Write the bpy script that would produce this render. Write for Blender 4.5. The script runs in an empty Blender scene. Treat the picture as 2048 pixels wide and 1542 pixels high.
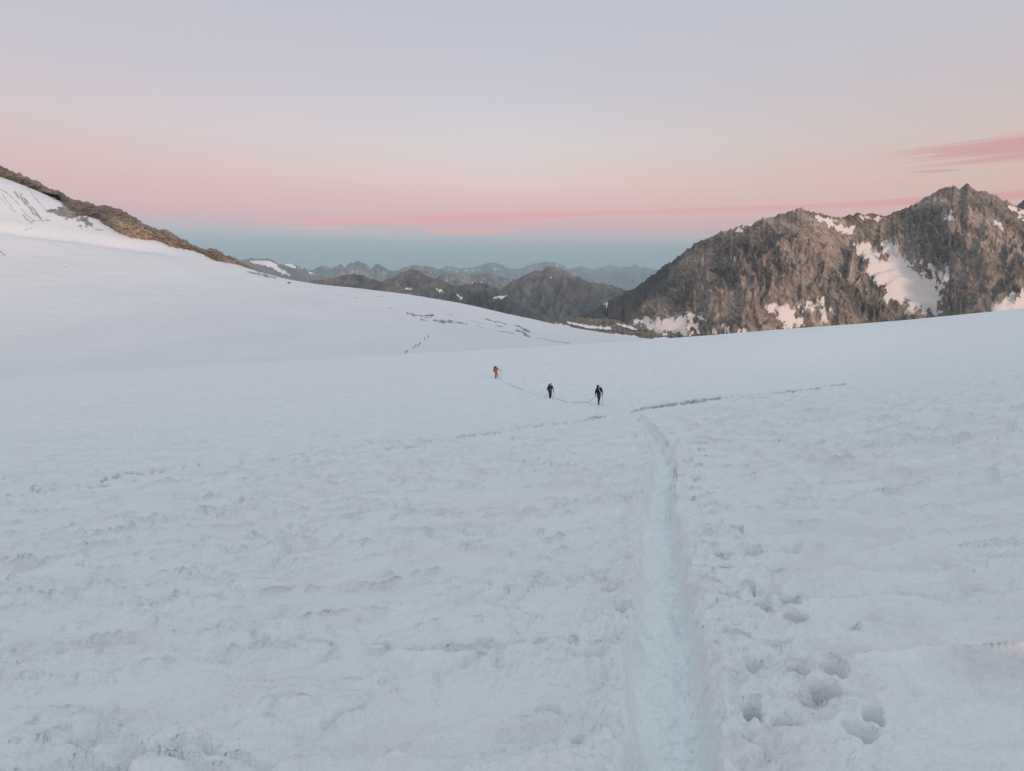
import bpy, math, random
import numpy as np
from mathutils import Vector

random.seed(7)
scene = bpy.context.scene
COL = scene.collection

# ------------------------------------------------------------------ camera
EYE = 1.6                       # the photographer's eye above the snow
F = 1335.0                      # focal length in photo pixels (2048 wide)
PITCH = math.atan(236.0 / F)    # eye-level horizon 236 px above the middle
cam_data = bpy.data.cameras.new("camera")
cam_data.sensor_width = 36.0
cam_data.lens = F / 2048.0 * 36.0
cam_data.clip_start = 0.05
cam_data.clip_end = 250000.0
cam = bpy.data.objects.new("camera", cam_data)
COL.objects.link(cam)
cam.location = (0, 0, EYE)
cam.rotation_euler = (math.pi / 2 - PITCH, 0, 0)
scene.camera = cam

# ------------------------------------------------------------------ light
SUN_ELEV = math.radians(5.6)
SUN_AZ = math.radians(150.0)     # clockwise from +Y (view direction): behind the camera, to the right
world = bpy.data.worlds.new("World")
scene.world = world
world.use_nodes = True
wn, wl = world.node_tree.nodes, world.node_tree.links
wn.clear()


def s2l(c):
    c = c / 255.0
    return c / 12.92 if c <= 0.04045 else ((c + 0.055) / 1.055) ** 2.4


def rgb(r, g, b):
    return (s2l(r), s2l(g), s2l(b), 1.0)


def N(nodes, kind, **kw):
    n = nodes.new(kind)
    for k, v in kw.items():
        if k == "inputs":
            for i, val in v.items():
                n.inputs[i].default_value = val
        else:
            setattr(n, k, v)
    return n


def math_node(nodes, links, op, a, b=None, c=None, clamp=False):
    n = nodes.new("ShaderNodeMath")
    n.operation = op
    n.use_clamp = clamp
    for i, v in enumerate((a, b, c)):
        if v is None:
            continue
        if isinstance(v, (int, float)):
            n.inputs[i].default_value = v
        else:
            links.new(v, n.inputs[i])
    return n.outputs[0]


def ramp_node(nodes, links, fac, stops, interp="LINEAR"):
    r = nodes.new("ShaderNodeValToRGB")
    r.color_ramp.interpolation = interp
    el = r.color_ramp.elements
    while len(el) > 1:
        el.remove(el[-1])
    el[0].position = stops[0][0]
    el[0].color = stops[0][1]
    for p, c in stops[1:]:
        e = el.new(p)
        e.color = c
    links.new(fac, r.inputs[0])
    return r.outputs[0]


def mix_node(nodes, links, fac, a, b, blend="MIX"):
    m = nodes.new("ShaderNodeMix")
    m.data_type = "RGBA"
    m.blend_type = blend
    for sock, v in ((m.inputs[0], fac), (m.inputs[6], a), (m.inputs[7], b)):
        if isinstance(v, (int, float)):
            sock.default_value = v
        elif isinstance(v, tuple):
            sock.default_value = v
        else:
            links.new(v, sock)
    return m.outputs[2]


tc = wn.new("ShaderNodeTexCoord")
sep = wn.new("ShaderNodeSeparateXYZ")
wl.new(tc.outputs["Generated"], sep.inputs[0])
elev = math_node(wn, wl, "ARCSINE", sep.outputs[2])          # radians above eye level
azim = math_node(wn, wl, "ARCTAN2", sep.outputs[0], sep.outputs[1])   # 0 = view direction, + right
# the twilight bands sink a little towards the right
el_t = math_node(wn, wl, "ADD", elev, math_node(wn, wl, "MULTIPLY", math_node(wn, wl, "SINE", azim), 0.018))
fac = math_node(wn, wl, "DIVIDE", math_node(wn, wl, "ADD", el_t, 0.10), 1.70)


def ep(e):
    return (e + 0.10) / 1.70


sky_col = ramp_node(wn, wl, fac, [
    (ep(-0.10), rgb(114, 142, 158)),
    (ep(0.000), rgb(122, 148, 164)),
    (ep(0.030), rgb(144, 157, 174)),
    (ep(0.045), rgb(182, 170, 182)),
    (ep(0.062), rgb(213, 165, 175)),
    (ep(0.082), rgb(226, 178, 177)),
    (ep(0.120), rgb(230, 200, 192)),
    (ep(0.170), rgb(222, 209, 207)),
    (ep(0.240), rgb(208, 203, 210)),
    (ep(0.340), rgb(199, 199, 209)),
    (ep(0.600), rgb(200, 210, 221)),
    (ep(1.570), rgb(201, 216, 229)),
])
# a warmer peach low in the right, pinker in the left
warm = math_node(wn, wl, "MULTIPLY",
                 math_node(wn, wl, "SMOOTHSTEP" if False else "MULTIPLY", math_node(wn, wl, "SINE", azim), 0.9, clamp=True),
                 ramp_node(wn, wl, fac, [(ep(0.05), (0, 0, 0, 1)), (ep(0.11), (1, 1, 1, 1)), (ep(0.30), (0.15, 0.15, 0.15, 1)), (ep(0.5), (0, 0, 0, 1))]))
sky_col = mix_node(wn, wl, warm, sky_col, rgb(214, 172, 150))
pinkl = math_node(wn, wl, "MULTIPLY",
                  math_node(wn, wl, "MULTIPLY", math_node(wn, wl, "SINE", azim), -0.75, clamp=True),
                  ramp_node(wn, wl, fac, [(ep(0.05), (0, 0, 0, 1)), (ep(0.09), (1, 1, 1, 1)), (ep(0.26), (0.25, 0.25, 0.25, 1)), (ep(0.6), (0, 0, 0, 1))]))
sky_col = mix_node(wn, wl, pinkl, sky_col, rgb(212, 166, 166))
# thin pink cloud streaks: noise stretched along the horizon
comb = wn.new("ShaderNodeCombineXYZ")
wl.new(math_node(wn, wl, "MULTIPLY", azim, 3.2), comb.inputs[0])
wl.new(math_node(wn, wl, "MULTIPLY", math_node(wn, wl, "SUBTRACT", elev, math_node(wn, wl, "MULTIPLY", azim, 0.03)), 135.0), comb.inputs[1])
cn = N(wn, "ShaderNodeTexNoise", inputs={"Scale": 1.0, "Detail": 6.0, "Roughness": 0.6, "Distortion": 0.5})
wl.new(comb.outputs[0], cn.inputs["Vector"])


def cloud_bank(az0, az_w, el0, el_w, tilt, lo, hi, fade_az=0.5):
    """a streaky bank round (az0, el0), soft outline broken by the stretched noise"""
    da = math_node(wn, wl, "DIVIDE", math_node(wn, wl, "SUBTRACT", azim, az0), az_w)
    e_ = math_node(wn, wl, "SUBTRACT", math_node(wn, wl, "SUBTRACT", elev, el0),
                   math_node(wn, wl, "MULTIPLY", math_node(wn, wl, "SUBTRACT", azim, az0), tilt))
    de = math_node(wn, wl, "DIVIDE", e_, el_w)
    r2 = math_node(wn, wl, "ADD", math_node(wn, wl, "MULTIPLY", da, da), math_node(wn, wl, "MULTIPLY", de, de))
    body = math_node(wn, wl, "SUBTRACT", 1.0, r2, clamp=True)
    v = math_node(wn, wl, "ADD", math_node(wn, wl, "MULTIPLY", body, 0.42), cn.outputs[0])
    n = wn.new("ShaderNodeMapRange")
    n.interpolation_type = "SMOOTHSTEP"
    n.inputs[1].default_value = lo
    n.inputs[2].default_value = hi
    wl.new(v, n.inputs[0])
    return math_node(wn, wl, "MULTIPLY", n.outputs[0], math_node(wn, wl, "POWER", body, 0.5))


for (az0, aw, e0, ew, tilt, lo, hi, col, amt) in [
    (0.72, 0.34, 0.1395, 0.0220, 0.03, 0.60, 0.84, rgb(212, 146, 144), 0.85),    # bank above the right summit
    (0.545, 0.045, 0.1165, 0.0026, 0.0, 0.62, 0.95, rgb(170, 148, 150), 0.75),   # small grey streak
    (0.66, 0.40, 0.0835, 0.0085, 0.02, 0.52, 0.95, rgb(226, 146, 144), 0.8),     # long pink band behind the right summit
    (0.20, 0.40, 0.078, 0.0050, 0.012, 0.50, 0.80, rgb(228, 160, 162), 0.75),    # pink streaks over the gap
    (-0.12, 0.26, 0.069, 0.0055, 0.03, 0.46, 0.74, rgb(232, 156, 160), 0.95),     # lower streaks
    (-0.065, 0.085, 0.0545, 0.0065, 0.0, 0.42, 0.74, rgb(230, 158, 162), 1.0),
    (-0.27, 0.06, 0.0535, 0.0035, 0.0, 0.48, 0.88, rgb(222, 162, 168), 0.85),
]:
    m = cloud_bank(az0, aw, e0, ew, tilt, lo, hi)
    sky_col = mix_node(wn, wl, math_node(wn, wl, "MULTIPLY", m, amt), sky_col, col)
# the half of the sky towards the dawn is the brighter one
sdir = wn.new("ShaderNodeVectorMath")
sdir.operation = "DOT_PRODUCT"
wl.new(tc.outputs["Generated"], sdir.inputs[0])
sdir.inputs[1].default_value = (math.sin(SUN_AZ), math.cos(SUN_AZ), 0.25)
dawn = math_node(wn, wl, "POWER", math_node(wn, wl, "MAXIMUM", sdir.outputs["Value"], 0.0), 1.3)
sky_col = mix_node(wn, wl, math_node(wn, wl, "MULTIPLY", dawn, 0.30), sky_col, (1.35, 1.32, 1.30, 1.0))
bg1 = N(wn, "ShaderNodeBackground", inputs={"Strength": 0.90})
wl.new(sky_col, bg1.inputs[0])
nish = wn.new("ShaderNodeTexSky")
nish.sky_type = "NISHITA"
nish.sun_disc = False
nish.sun_elevation = SUN_ELEV
nish.sun_rotation = SUN_AZ
nish.altitude = 3000.0
bg2 = N(wn, "ShaderNodeBackground", inputs={"Strength": 0.02})
wl.new(nish.outputs[0], bg2.inputs[0])
addsh = wn.new("ShaderNodeAddShader")
wl.new(bg1.outputs[0], addsh.inputs[0])
wl.new(bg2.outputs[0], addsh.inputs[1])
wo = wn.new("ShaderNodeOutputWorld")
wl.new(addsh.outputs[0], wo.inputs[0])

sun_data = bpy.data.lights.new("sun", "SUN")
sun_data.energy = 2.6
sun_data.angle = math.radians(12.0)
sun_data.color = (1.0, 0.62, 0.45)
sun = bpy.data.objects.new("sun", sun_data)
COL.objects.link(sun)
to_sun = Vector((math.sin(SUN_AZ) * math.cos(SUN_ELEV), math.cos(SUN_AZ) * math.cos(SUN_ELEV), math.sin(SUN_ELEV)))
sun.rotation_euler = to_sun.to_track_quat("Z", "Y").to_euler()
sun.location = to_sun * 300.0

vs = scene.view_settings
vs.view_transform = "Standard"
vs.look = "None"
vs.exposure = 0.0
vs.gamma = 1.0
vs.use_curve_mapping = False
scene.render.engine = "CYCLES"
cy = scene.cycles
cy.use_denoising = True
cy.use_adaptive_sampling = True
cy.adaptive_threshold = 0.012
cy.max_bounces = 4
cy.diffuse_bounces = 3
cy.glossy_bounces = 1
cy.transmission_bounces = 1
cy.volume_bounces = 1
cy.caustics_reflective = False
cy.caustics_refractive = False

# ------------------------------------------------------------------ numeric helpers
SP, CP = math.sin(PITCH), math.cos(PITCH)


def unproject(px, py, Y):
    """points at depth Y (metres ahead) on the line of sight through photo pixels"""
    cx = (np.asarray(px, float) - 1024.0) / F
    cyy = (771.0 - np.asarray(py, float)) / F
    dy = CP + cyy * SP
    dz = -SP + cyy * CP
    s = np.asarray(Y, float) / dy
    return cx * s, np.asarray(Y, float) + 0 * s, EYE + dz * s


def project(X, Y, Z):
    zz = Z - EYE
    fw = Y * CP - zz * SP
    up = Y * SP + zz * CP
    return 1024.0 + F * X / fw, 771.0 - F * up / fw


_rng = np.random.RandomState(11)
PERM = np.tile(_rng.permutation(512), 2).astype(np.int32)
GX = np.cos(np.arange(512) * 2 * np.pi / 512 * 37.0)
GY = np.sin(np.arange(512) * 2 * np.pi / 512 * 37.0)


def perlin(x, y, seed=0):
    x = np.asarray(x, float) + seed * 17.37
    y = np.asarray(y, float) + seed * 9.71
    xi = np.floor(x).astype(np.int64)
    yi = np.floor(y).astype(np.int64)
    xf = x - xi
    yf = y - yi
    xi &= 511
    yi &= 511
    x1 = (xi + 1) & 511
    y1 = (yi + 1) & 511
    u = xf * xf * xf * (xf * (xf * 6 - 15) + 10)
    v = yf * yf * yf * (yf * (yf * 6 - 15) + 10)

    def g(ix, iy, dx, dy):
        h = PERM[PERM[ix] + iy]
        return GX[h] * dx + GY[h] * dy
    a = g(xi, yi, xf, yf)
    b = g(x1, yi, xf - 1, yf)
    c = g(xi, y1, xf, yf - 1)
    d = g(x1, y1, xf - 1, yf - 1)
    return (a + u * (b - a) + v * (c - a) + u * v * (a - b - c + d)) * 1.5


def fbm(x, y, seed=0, octaves=4, lac=2.03, gain=0.5):
    t, a = 0.0, 1.0
    for i in range(octaves):
        t = t + a * perlin(x, y, seed + i * 3)
        x, y, a = x * lac, y * lac, a * gain
    return t


def ridged(x, y, seed=0, octaves=4, lac=2.07, gain=0.5, soft=0.0):
    t, a, w = 0.0, 1.0, 1.0
    for i in range(octaves):
        n = 1.0 - np.sqrt(perlin(x, y, seed + i * 5) ** 2 + soft * soft) * 1.6
        n = np.clip(n, 0, 1) ** 2
        t = t + a * n * w
        w = np.clip(n * 1.6, 0, 1)
        x, y, a = x * lac, y * lac, a * gain
    return t


def sstep(a, b, x):
    t = np.clip((x - a) / (b - a), 0, 1)
    return t * t * (3 - 2 * t)


def pchip(x, y, xi):
    """monotone cubic interpolation along axis 0"""
    x = np.asarray(x, float)
    y = np.asarray(y, float)
    one = y.ndim == 1
    if one:
        y = y[:, None]
    h = np.diff(x)[:, None]
    d = np.diff(y, axis=0) / h
    m = np.zeros_like(y)
    if len(x) > 2:
        w1 = 2 * h[1:] + h[:-1]
        w2 = h[1:] + 2 * h[:-1]
        same = d[1:] * d[:-1] > 0
        with np.errstate(divide="ignore", invalid="ignore"):
            mm = (w1 + w2) / (w1 / np.where(d[:-1] == 0, 1, d[:-1]) + w2 / np.where(d[1:] == 0, 1, d[1:]))
        m[1:-1] = np.where(same, mm, 0)
    m[0], m[-1] = d[0], d[-1]
    xi = np.asarray(xi, float)
    k = np.clip(np.searchsorted(x, xi) - 1, 0, len(x) - 2)
    hh = (x[k + 1] - x[k])[:, None]
    t = np.clip((xi - x[k])[:, None] / hh, 0, 1)
    out = (y[k] * (1 + 2 * t) * (1 - t) ** 2 + m[k] * hh * t * (1 - t) ** 2
           + y[k + 1] * t * t * (3 - 2 * t) + m[k + 1] * hh * t * t * (t - 1))
    return out[:, 0] if one else out


def smooth1(a, r, axis=0):
    k = np.exp(-0.5 * (np.arange(-3 * r, 3 * r + 1) / r) ** 2)
    k /= k.sum()
    pad = [(0, 0)] * a.ndim
    pad[axis] = (3 * r, 3 * r)
    ap = np.pad(a, pad, mode="edge")
    out = np.zeros_like(a)
    n = a.shape[axis]
    for i, w in enumerate(k):
        sl = [slice(None)] * a.ndim
        sl[axis] = slice(i, i + n)
        out += w * ap[tuple(sl)]
    return out


def seg_dist(px, py, pts, closed=False):
    """distance from points to a polyline, and inside flag when closed"""
    d = np.full(px.shape, 1e9)
    inside = np.zeros(px.shape, bool)
    n = len(pts)
    for i in range(n if closed else n - 1):
        (ax, ay), (bx, by) = pts[i], pts[(i + 1) % n]
        vx, vy = bx - ax, by - ay
        t = np.clip(((px - ax) * vx + (py - ay) * vy) / (vx * vx + vy * vy + 1e-12), 0, 1)
        d = np.minimum(d, np.hypot(px - ax - t * vx, py - ay - t * vy))
        if closed and ay != by:
            c = (ay > py) != (by > py)
            inside ^= c & (px < (bx - ax) * (py - ay) / (by - ay) + ax)
    return d, inside


def region(px, py, polys, edge=2.0, noise=None):
    """0..1 mask of soft-edged outlines in photo pixels"""
    m = np.zeros(px.shape)
    for p in polys:
        xs = [a for a, b in p]
        ys = [b for a, b in p]
        sel = (px > min(xs) - 15) & (px < max(xs) + 15) & (py > min(ys) - 15) & (py < max(ys) + 15)
        if not sel.any():
            continue
        d, ins = seg_dist(px[sel], py[sel], p, True)
        sd = np.where(ins, d, -d)
        if noise is not None:
            sd = sd + noise[sel]
        m[sel] = np.maximum(m[sel], sstep(-edge, edge, sd))
    return m


def strokes(px, py, lines, noise=None):
    """0..1 mask of streaks: (points, half width, strength)"""
    m = np.zeros(px.shape)
    for pts, w, s in lines:
        xs = [a for a, b in pts]
        ys = [b for a, b in pts]
        sel = (px > min(xs) - 10) & (px < max(xs) + 10) & (py > min(ys) - 10) & (py < max(ys) + 10)
        if not sel.any():
            continue
        d, _ = seg_dist(px[sel], py[sel], pts)
        q = w - d
        if noise is not None:
            q = q + noise[sel] * w
        m[sel] = np.maximum(m[sel], s * sstep(-0.3 * w, 0.6 * w, q))
    return m


def erode(Z, dx, dy, batches=14, n=16000, steps=56, seed=1, amount=1.0, carry=5.0):
    """rain runs down a height grid (rows dy apart, columns dx apart) and carves gullies"""
    rng = np.random.RandomState(seed)
    H = Z.copy()
    ny, nx = H.shape
    c = 0.5 * (dx + dy)

    def scatter(ix, iy, fx, fy, val):
        w = ((1 - fx) * (1 - fy), fx * (1 - fy), (1 - fx) * fy, fx * fy)
        idx = (iy * nx + ix, iy * nx + ix + 1, (iy + 1) * nx + ix, (iy + 1) * nx + ix + 1)
        return np.bincount(np.concatenate(idx), np.concatenate([a * val for a in w]), ny * nx).reshape(ny, nx)

    for b in range(batches):
        x = rng.uniform(1, nx - 3, n)
        y = rng.uniform(1, ny - 3, n)
        vx = np.zeros(n)
        vy = np.zeros(n)
        water = np.ones(n)
        sed = np.zeros(n)
        spd = np.ones(n)
        for k in range(steps):
            ix = np.clip(x.astype(int), 0, nx - 2)
            iy = np.clip(y.astype(int), 0, ny - 2)
            fx, fy = x - ix, y - iy
            h00, h10, h01, h11 = H[iy, ix], H[iy, ix + 1], H[iy + 1, ix], H[iy + 1, ix + 1]
            gx = ((h10 - h00) * (1 - fy) + (h11 - h01) * fy) / dx
            gy = ((h01 - h00) * (1 - fx) + (h11 - h10) * fx) / dy
            h = h00 * (1 - fx) * (1 - fy) + h10 * fx * (1 - fy) + h01 * (1 - fx) * fy + h11 * fx * fy
            vx = vx * 0.25 - gx * 0.75
            vy = vy * 0.25 - gy * 0.75
            l = np.hypot(vx, vy) + 1e-9
            ux, uy = vx / l, vy / l
            x2 = np.clip(x + ux * c / dx * 0.9, 0.5, nx - 2.5)
            y2 = np.clip(y + uy * c / dy * 0.9, 0.5, ny - 2.5)
            jx = x2.astype(int)
            jy = y2.astype(int)
            qx, qy = x2 - jx, y2 - jy
            h2 = H[jy, jx] * (1 - qx) * (1 - qy) + H[jy, jx + 1] * qx * (1 - qy) + H[jy + 1, jx] * (1 - qx) * qy + H[jy + 1, jx + 1] * qx * qy
            dh = h2 - h
            cap = np.maximum(-dh / c, 0.02) * spd * water * carry
            up = dh > 0
            dep = np.where(up, np.minimum(dh, sed), np.where(sed > cap, (sed - cap) * 0.2, 0))
            ero = np.where(~up & (sed <= cap), np.minimum((cap - sed) * 0.25, -dh), 0) * amount
            sed = sed - dep + ero
            H += scatter(ix, iy, fx, fy, dep - ero)
            spd = np.sqrt(np.clip(spd * spd - dh / c * 1.5, 0.05, 9))
            water *= 0.975
            x, y = x2, y2
    return H


# ------------------------------------------------------------------ mesh helpers
def grid_mesh(name, X, Y, Z, mat, attrs=None, smooth=True, flip=False):
    nv, nu = X.shape
    co = np.stack([X, Y, Z], -1).reshape(-1, 3).astype(np.float32)
    i = np.arange(nv * nu).reshape(nv, nu)
    a, b, c, d = i[:-1, :-1], i[:-1, 1:], i[1:, 1:], i[1:, :-1]
    q = np.stack([a, d, c, b] if flip else [a, b, c, d], -1).reshape(-1, 4).astype(np.int32)
    me = bpy.data.meshes.new(name)
    me.vertices.add(len(co))
    me.vertices.foreach_set("co", co.ravel())
    me.loops.add(q.size)
    me.loops.foreach_set("vertex_index", q.ravel())
    me.polygons.add(len(q))
    me.polygons.foreach_set("loop_start", np.arange(0, q.size, 4, dtype=np.int32))
    me.polygons.foreach_set("loop_total", np.full(len(q), 4, np.int32))
    me.update(calc_edges=True)
    if smooth:
        me.polygons.foreach_set("use_smooth", np.ones(len(q), bool))
    for k, v in (attrs or {}).items():
        at = me.attributes.new(k, "FLOAT", "POINT")
        at.data.foreach_set("value", np.asarray(v, np.float32).ravel())
    if mat:
        me.materials.append(mat)
    o = bpy.data.objects.new(name, me)
    COL.objects.link(o)
    return o


def structure(o, label, cat=None):
    o["kind"] = "structure"
    o["label"] = label
    if cat:
        o["category"] = cat
    return o


# ------------------------------------------------------------------ materials
def new_mat(name):
    m = bpy.data.materials.new(name)
    m.use_nodes = True
    n, l = m.node_tree.nodes, m.node_tree.links
    p = n["Principled BSDF"]
    return m, n, l, p


def attr(n, name):
    a = n.new("ShaderNodeAttribute")
    a.attribute_name = name
    return a.outputs["Fac"]


def tex(n, l, scale, detail=4.0, rough=0.55, mapscale=None, distort=0.0, rot=None):
    t = N(n, "ShaderNodeTexNoise", inputs={"Scale": scale, "Detail": detail, "Roughness": rough, "Distortion": distort})
    co = n.new("ShaderNodeTexCoord")
    if mapscale:
        mp = n.new("ShaderNodeMapping")
        if rot:          # beds: long along the rotated axis, thin across
            mp.vector_type = "TEXTURE"
            mp.inputs["Rotation"].default_value = rot
            mapscale = tuple(1.0 / c for c in mapscale)
        mp.inputs["Scale"].default_value = mapscale
        l.new(co.outputs["Object"], mp.inputs[0])
        l.new(mp.outputs[0], t.inputs["Vector"])
    else:
        l.new(co.outputs["Object"], t.inputs["Vector"])
    return t.outputs[0]


def snow_material(name, base, grains, dirt_shade_col=(0.16, 0.16, 0.17, 1), algae=0.0, packed=False):
    m, n, l, p = new_mat(name)
    col = ramp_node(n, l, tex(n, l, grains[0], 5), [(0.30, tuple(c * 0.95 for c in base[:3]) + (1,)), (0.70, base)])
    if algae:
        a = ramp_node(n, l, tex(n, l, 1.3, 7, 0.68), [(0.50, (0, 0, 0, 1)), (0.72, (1, 1, 1, 1))])
        a = math_node(n, l, "MULTIPLY", a, attr(n, "algae"))
        a = math_node(n, l, "MULTIPLY", a, algae)
        col = mix_node(n, l, a, col, (0.60, 0.43, 0.43, 1))
    if packed:
        col = mix_node(n, l, attr(n, "packed"), col, (0.86, 0.91, 0.915, 1))
    d = attr(n, "dirt_shade")
    dc = ramp_node(n, l, tex(n, l, grains[1], 5, 0.7), [(0.36, tuple(c * 0.45 for c in dirt_shade_col[:3]) + (1,)), (0.64, tuple(c * 1.6 for c in dirt_shade_col[:3]) + (1,))])
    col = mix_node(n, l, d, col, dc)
    l.new(col, p.inputs["Base Color"])
    p.inputs["Roughness"].default_value = 0.75
    p.inputs["Specular IOR Level"].default_value = 0.15
    b = n.new("ShaderNodeBump")
    b.inputs["Strength"].default_value = grains[2]
    b.inputs["Distance"].default_value = grains[3]
    l.new(tex(n, l, grains[1], 4, 0.65), b.inputs["Height"])
    l.new(b.outputs[0], p.inputs["Normal"])
    return m


M_SNOW = snow_material("snow_near", (0.80, 0.832, 0.845, 1), (0.8, 22.0, 0.75, 0.03), algae=0.45, dirt_shade_col=(0.27, 0.28, 0.30, 1), packed=True)
M_SNOW_FAR = snow_material("snow_far", (0.71, 0.735, 0.765, 1), (0.012, 0.25, 0.25, 0.6), dirt_shade_col=(0.19, 0.18, 0.175, 1))


def rock_material(name, cols, scales, snow=(0.80, 0.80, 0.82, 1), bump=(0.8, 3.0), band=None, patch=None, rot=None, spread=(0.36, 0.28)):
    """weathered rock: stops of natural rock colours driven by two scales of noise; the attribute 'snow' lays snow over it"""
    m, n, l, p = new_mat(name)
    big = tex(n, l, scales[0], 5, 0.6, band, 0.0, rot)
    fine = tex(n, l, scales[1], 7, 0.72, band, 0.4, rot)
    f = math_node(n, l, "ADD", math_node(n, l, "MULTIPLY", big, 0.45), math_node(n, l, "MULTIPLY", fine, 0.55))
    k = len(cols)
    col = ramp_node(n, l, f, [(spread[0] + spread[1] * i / (k - 1), c) for i, c in enumerate(cols)])
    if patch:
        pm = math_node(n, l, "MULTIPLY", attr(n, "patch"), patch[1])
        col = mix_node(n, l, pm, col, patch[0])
    s = attr(n, "snow")
    sf = n.new("ShaderNodeMapRange")
    sf.interpolation_type = "SMOOTHSTEP"
    sf.inputs[1].default_value = 0.35
    sf.inputs[2].default_value = 0.65
    l.new(math_node(n, l, "ADD", s, math_node(n, l, "MULTIPLY", math_node(n, l, "SUBTRACT", fine, 0.5), 0.5)), sf.inputs[0])
    col = mix_node(n, l, sf.outputs[0], col, snow)
    l.new(col, p.inputs["Base Color"])
    p.inputs["Roughness"].default_value = 0.85
    p.inputs["Specular IOR Level"].default_value = 0.2
    b = n.new("ShaderNodeBump")
    b.inputs["Distance"].default_value = bump[1]
    l.new(math_node(n, l, "MULTIPLY", math_node(n, l, "SUBTRACT", 1.0, sf.outputs[0]), bump[0]), b.inputs["Strength"])
    l.new(fine, b.inputs["Height"])
    l.new(b.outputs[0], p.inputs["Normal"])
    return m


# ------------------------------------------------------------------ the near snowfield
SX, SY = 0.08, -0.20
CREST = [(-500, 784), (0, 755), (300, 736), (600, 719), (810, 708), (1000, 698.5), (1200, 687), (1400, 673), (1600, 657), (1800, 640), (2048, 617), (2500, 574)]
_tx = np.linspace(-1.45, 1.45, 291)
cpx = np.array([a for a, b in CREST], float)
cpy = np.array([b for a, b in CREST], float)
dx_, dy_, dz_ = unproject(cpx, cpy, np.ones(len(cpx)))
dep_c = smooth1(np.interp(_tx, dx_, -(dz_ - EYE)), 6)
Yc = smooth1(np.interp(_tx, [-1.2, -0.77, 0.0, 0.77, 1.2], [150, 170, 225, 265, 290]), 10)
slope_a = SX * _tx + SY
yfold = 1.1 * smooth1(np.clip(23.76 / np.maximum(0.625 - 0.78 * _tx, 0.12), 12, 115), 8)
wfold = smooth1(np.interp(_tx, [-1.2, 0.1, 0.45, 0.8], [2.5, 2.5, 9, 30]), 8)
Y1 = 0.6 * Yc


def softplus(y, yf, w):
    return w * np.logaddexp(0.0, (y - yf) / w)


_B = softplus(Yc, yfold, wfold) - softplus(0.0, yfold, wfold)
_dB = 1.0 / (1.0 + np.exp(-np.clip((Yc - yfold) / wfold, -50, 50)))
_D = (Yc - Y1) ** 2
_dD = 2 * (Yc - Y1)
r1 = -dep_c * Yc + EYE - slope_a * Yc
r2 = -dep_c - slope_a
_det = -_B * _dD + _D * _dB
KF = smooth1((-r1 * _dD + _D * r2) / _det, 5)
QF = smooth1((_B * r2 - _dB * r1) / _det, 5)


def near_macro(x, y):
    """height of the smooth snowfield: tilted slope, a concave fold, a convex far edge"""
    yy = np.maximum(y, 0.3)
    t = np.clip(x / yy, -1.45, 1.45)
    k, q, yf, w, y1 = (np.interp(t, _tx, a) for a in (KF, QF, yfold, wfold, Y1))
    z = SX * x + SY * y
    z = z + k * (softplus(yy, yf, w) - softplus(0.0, yf, w))
    e = np.maximum(yy - y1, 0)
    lim = 1.6 * y1
    z = z - q * np.where(e < lim, e * e, lim * lim + 2 * lim * (e - lim))
    return z


def hit(px, py, fn, y0=0.6, y1=600.0, n=6000):
    """where the line of sight through a photo pixel meets a ground function"""
    Y = np.geomspace(y0, y1, n)
    X, _, Z = unproject(px, py, Y)
    g = Z - fn(X, Y)
    i = int(np.argmax(g < 0))
    if g[i] >= 0:
        i = int(np.argmin(g))
    return float(X[i]), float(Y[i]), float(fn(X[i:i + 1], Y[i:i + 1])[0])


# trodden track
TRACK_PX = [(1343, 1700), (1345, 1542), (1340, 1440), (1334, 1340), (1330, 1240), (1326, 1150), (1320, 1080), (1317, 1020), (1322, 970), (1328, 930),
            (1322, 900), (1306, 870), (1291, 850), (1277, 836), (1255, 824), (1200, 815), (1145, 807), (1100, 799.5), (1060, 785), (1000, 761), (950, 742), (900, 724)]
tp = np.array([hit(a, b, near_macro) for a, b in TRACK_PX])
tp = np.vstack([[tp[0, 0] - 0.02, -3.0, 0], tp])
keep = [0]
for i in range(1, len(tp)):
    if tp[i, 1] > tp[keep[-1], 1] + 0.1:
        keep.append(i)
tp = tp[keep]
ty = np.geomspace(4.0, tp[-1, 1] + 4.0, 900) - 4.0 + 0.0
ty = np.concatenate([[-3.0], ty])
txp = smooth1(pchip(tp[:, 1], tp[:, 0], ty), 6)
tslope = np.gradient(txp, ty)

FOOT_PX = [  # pixel, radius (m), depth (m), stretch along y
    (1418, 1112, .075, .10, 1.0), (1588, 1088, .10, .07, 1.2), (1552, 1145, .10, .09, 1.0), (1528, 1172, .11, .06, 1.0), (1578, 1208, .075, .15, 1.3),
    (1590, 1246, .085, .16, 1.2), (1428, 1172, .06, .12, 1.5), (1482, 1276, .085, .12, 1.3), (1648, 1392, .075, .15, 1.3), (1598, 1352, .05, .08, 1.5),
    (1412, 1068, .07, .06, 1.0), (1410, 1028, .09, .06, 1.0), (1502, 948, .14, .09, 1.2), (1690, 1322, .05, .10, 1.2), (1405, 1010, .07, .05, 1.0),
    (1226, 1182, .07, .07, 1.0), (1252, 1226, .06, .09, 1.2), (1218, 1292, .04, .06, 1.4), (1150, 1500, .055, .05, 1.2), 
    (1520, 1330, .05, .05, 1.5), (845, 1305, .10, .04, 0.6), (1700, 1260, .06, .05, 1.0),
    (1560, 1000, .09, .04, 1.0), (1480, 1010, .08, .05, 1.0), (1190, 1330, .035, .03, 1.0), (1090, 1425, .07, .05, 1.0), (1240, 1130, .07, .04, 1.0),
]

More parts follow.
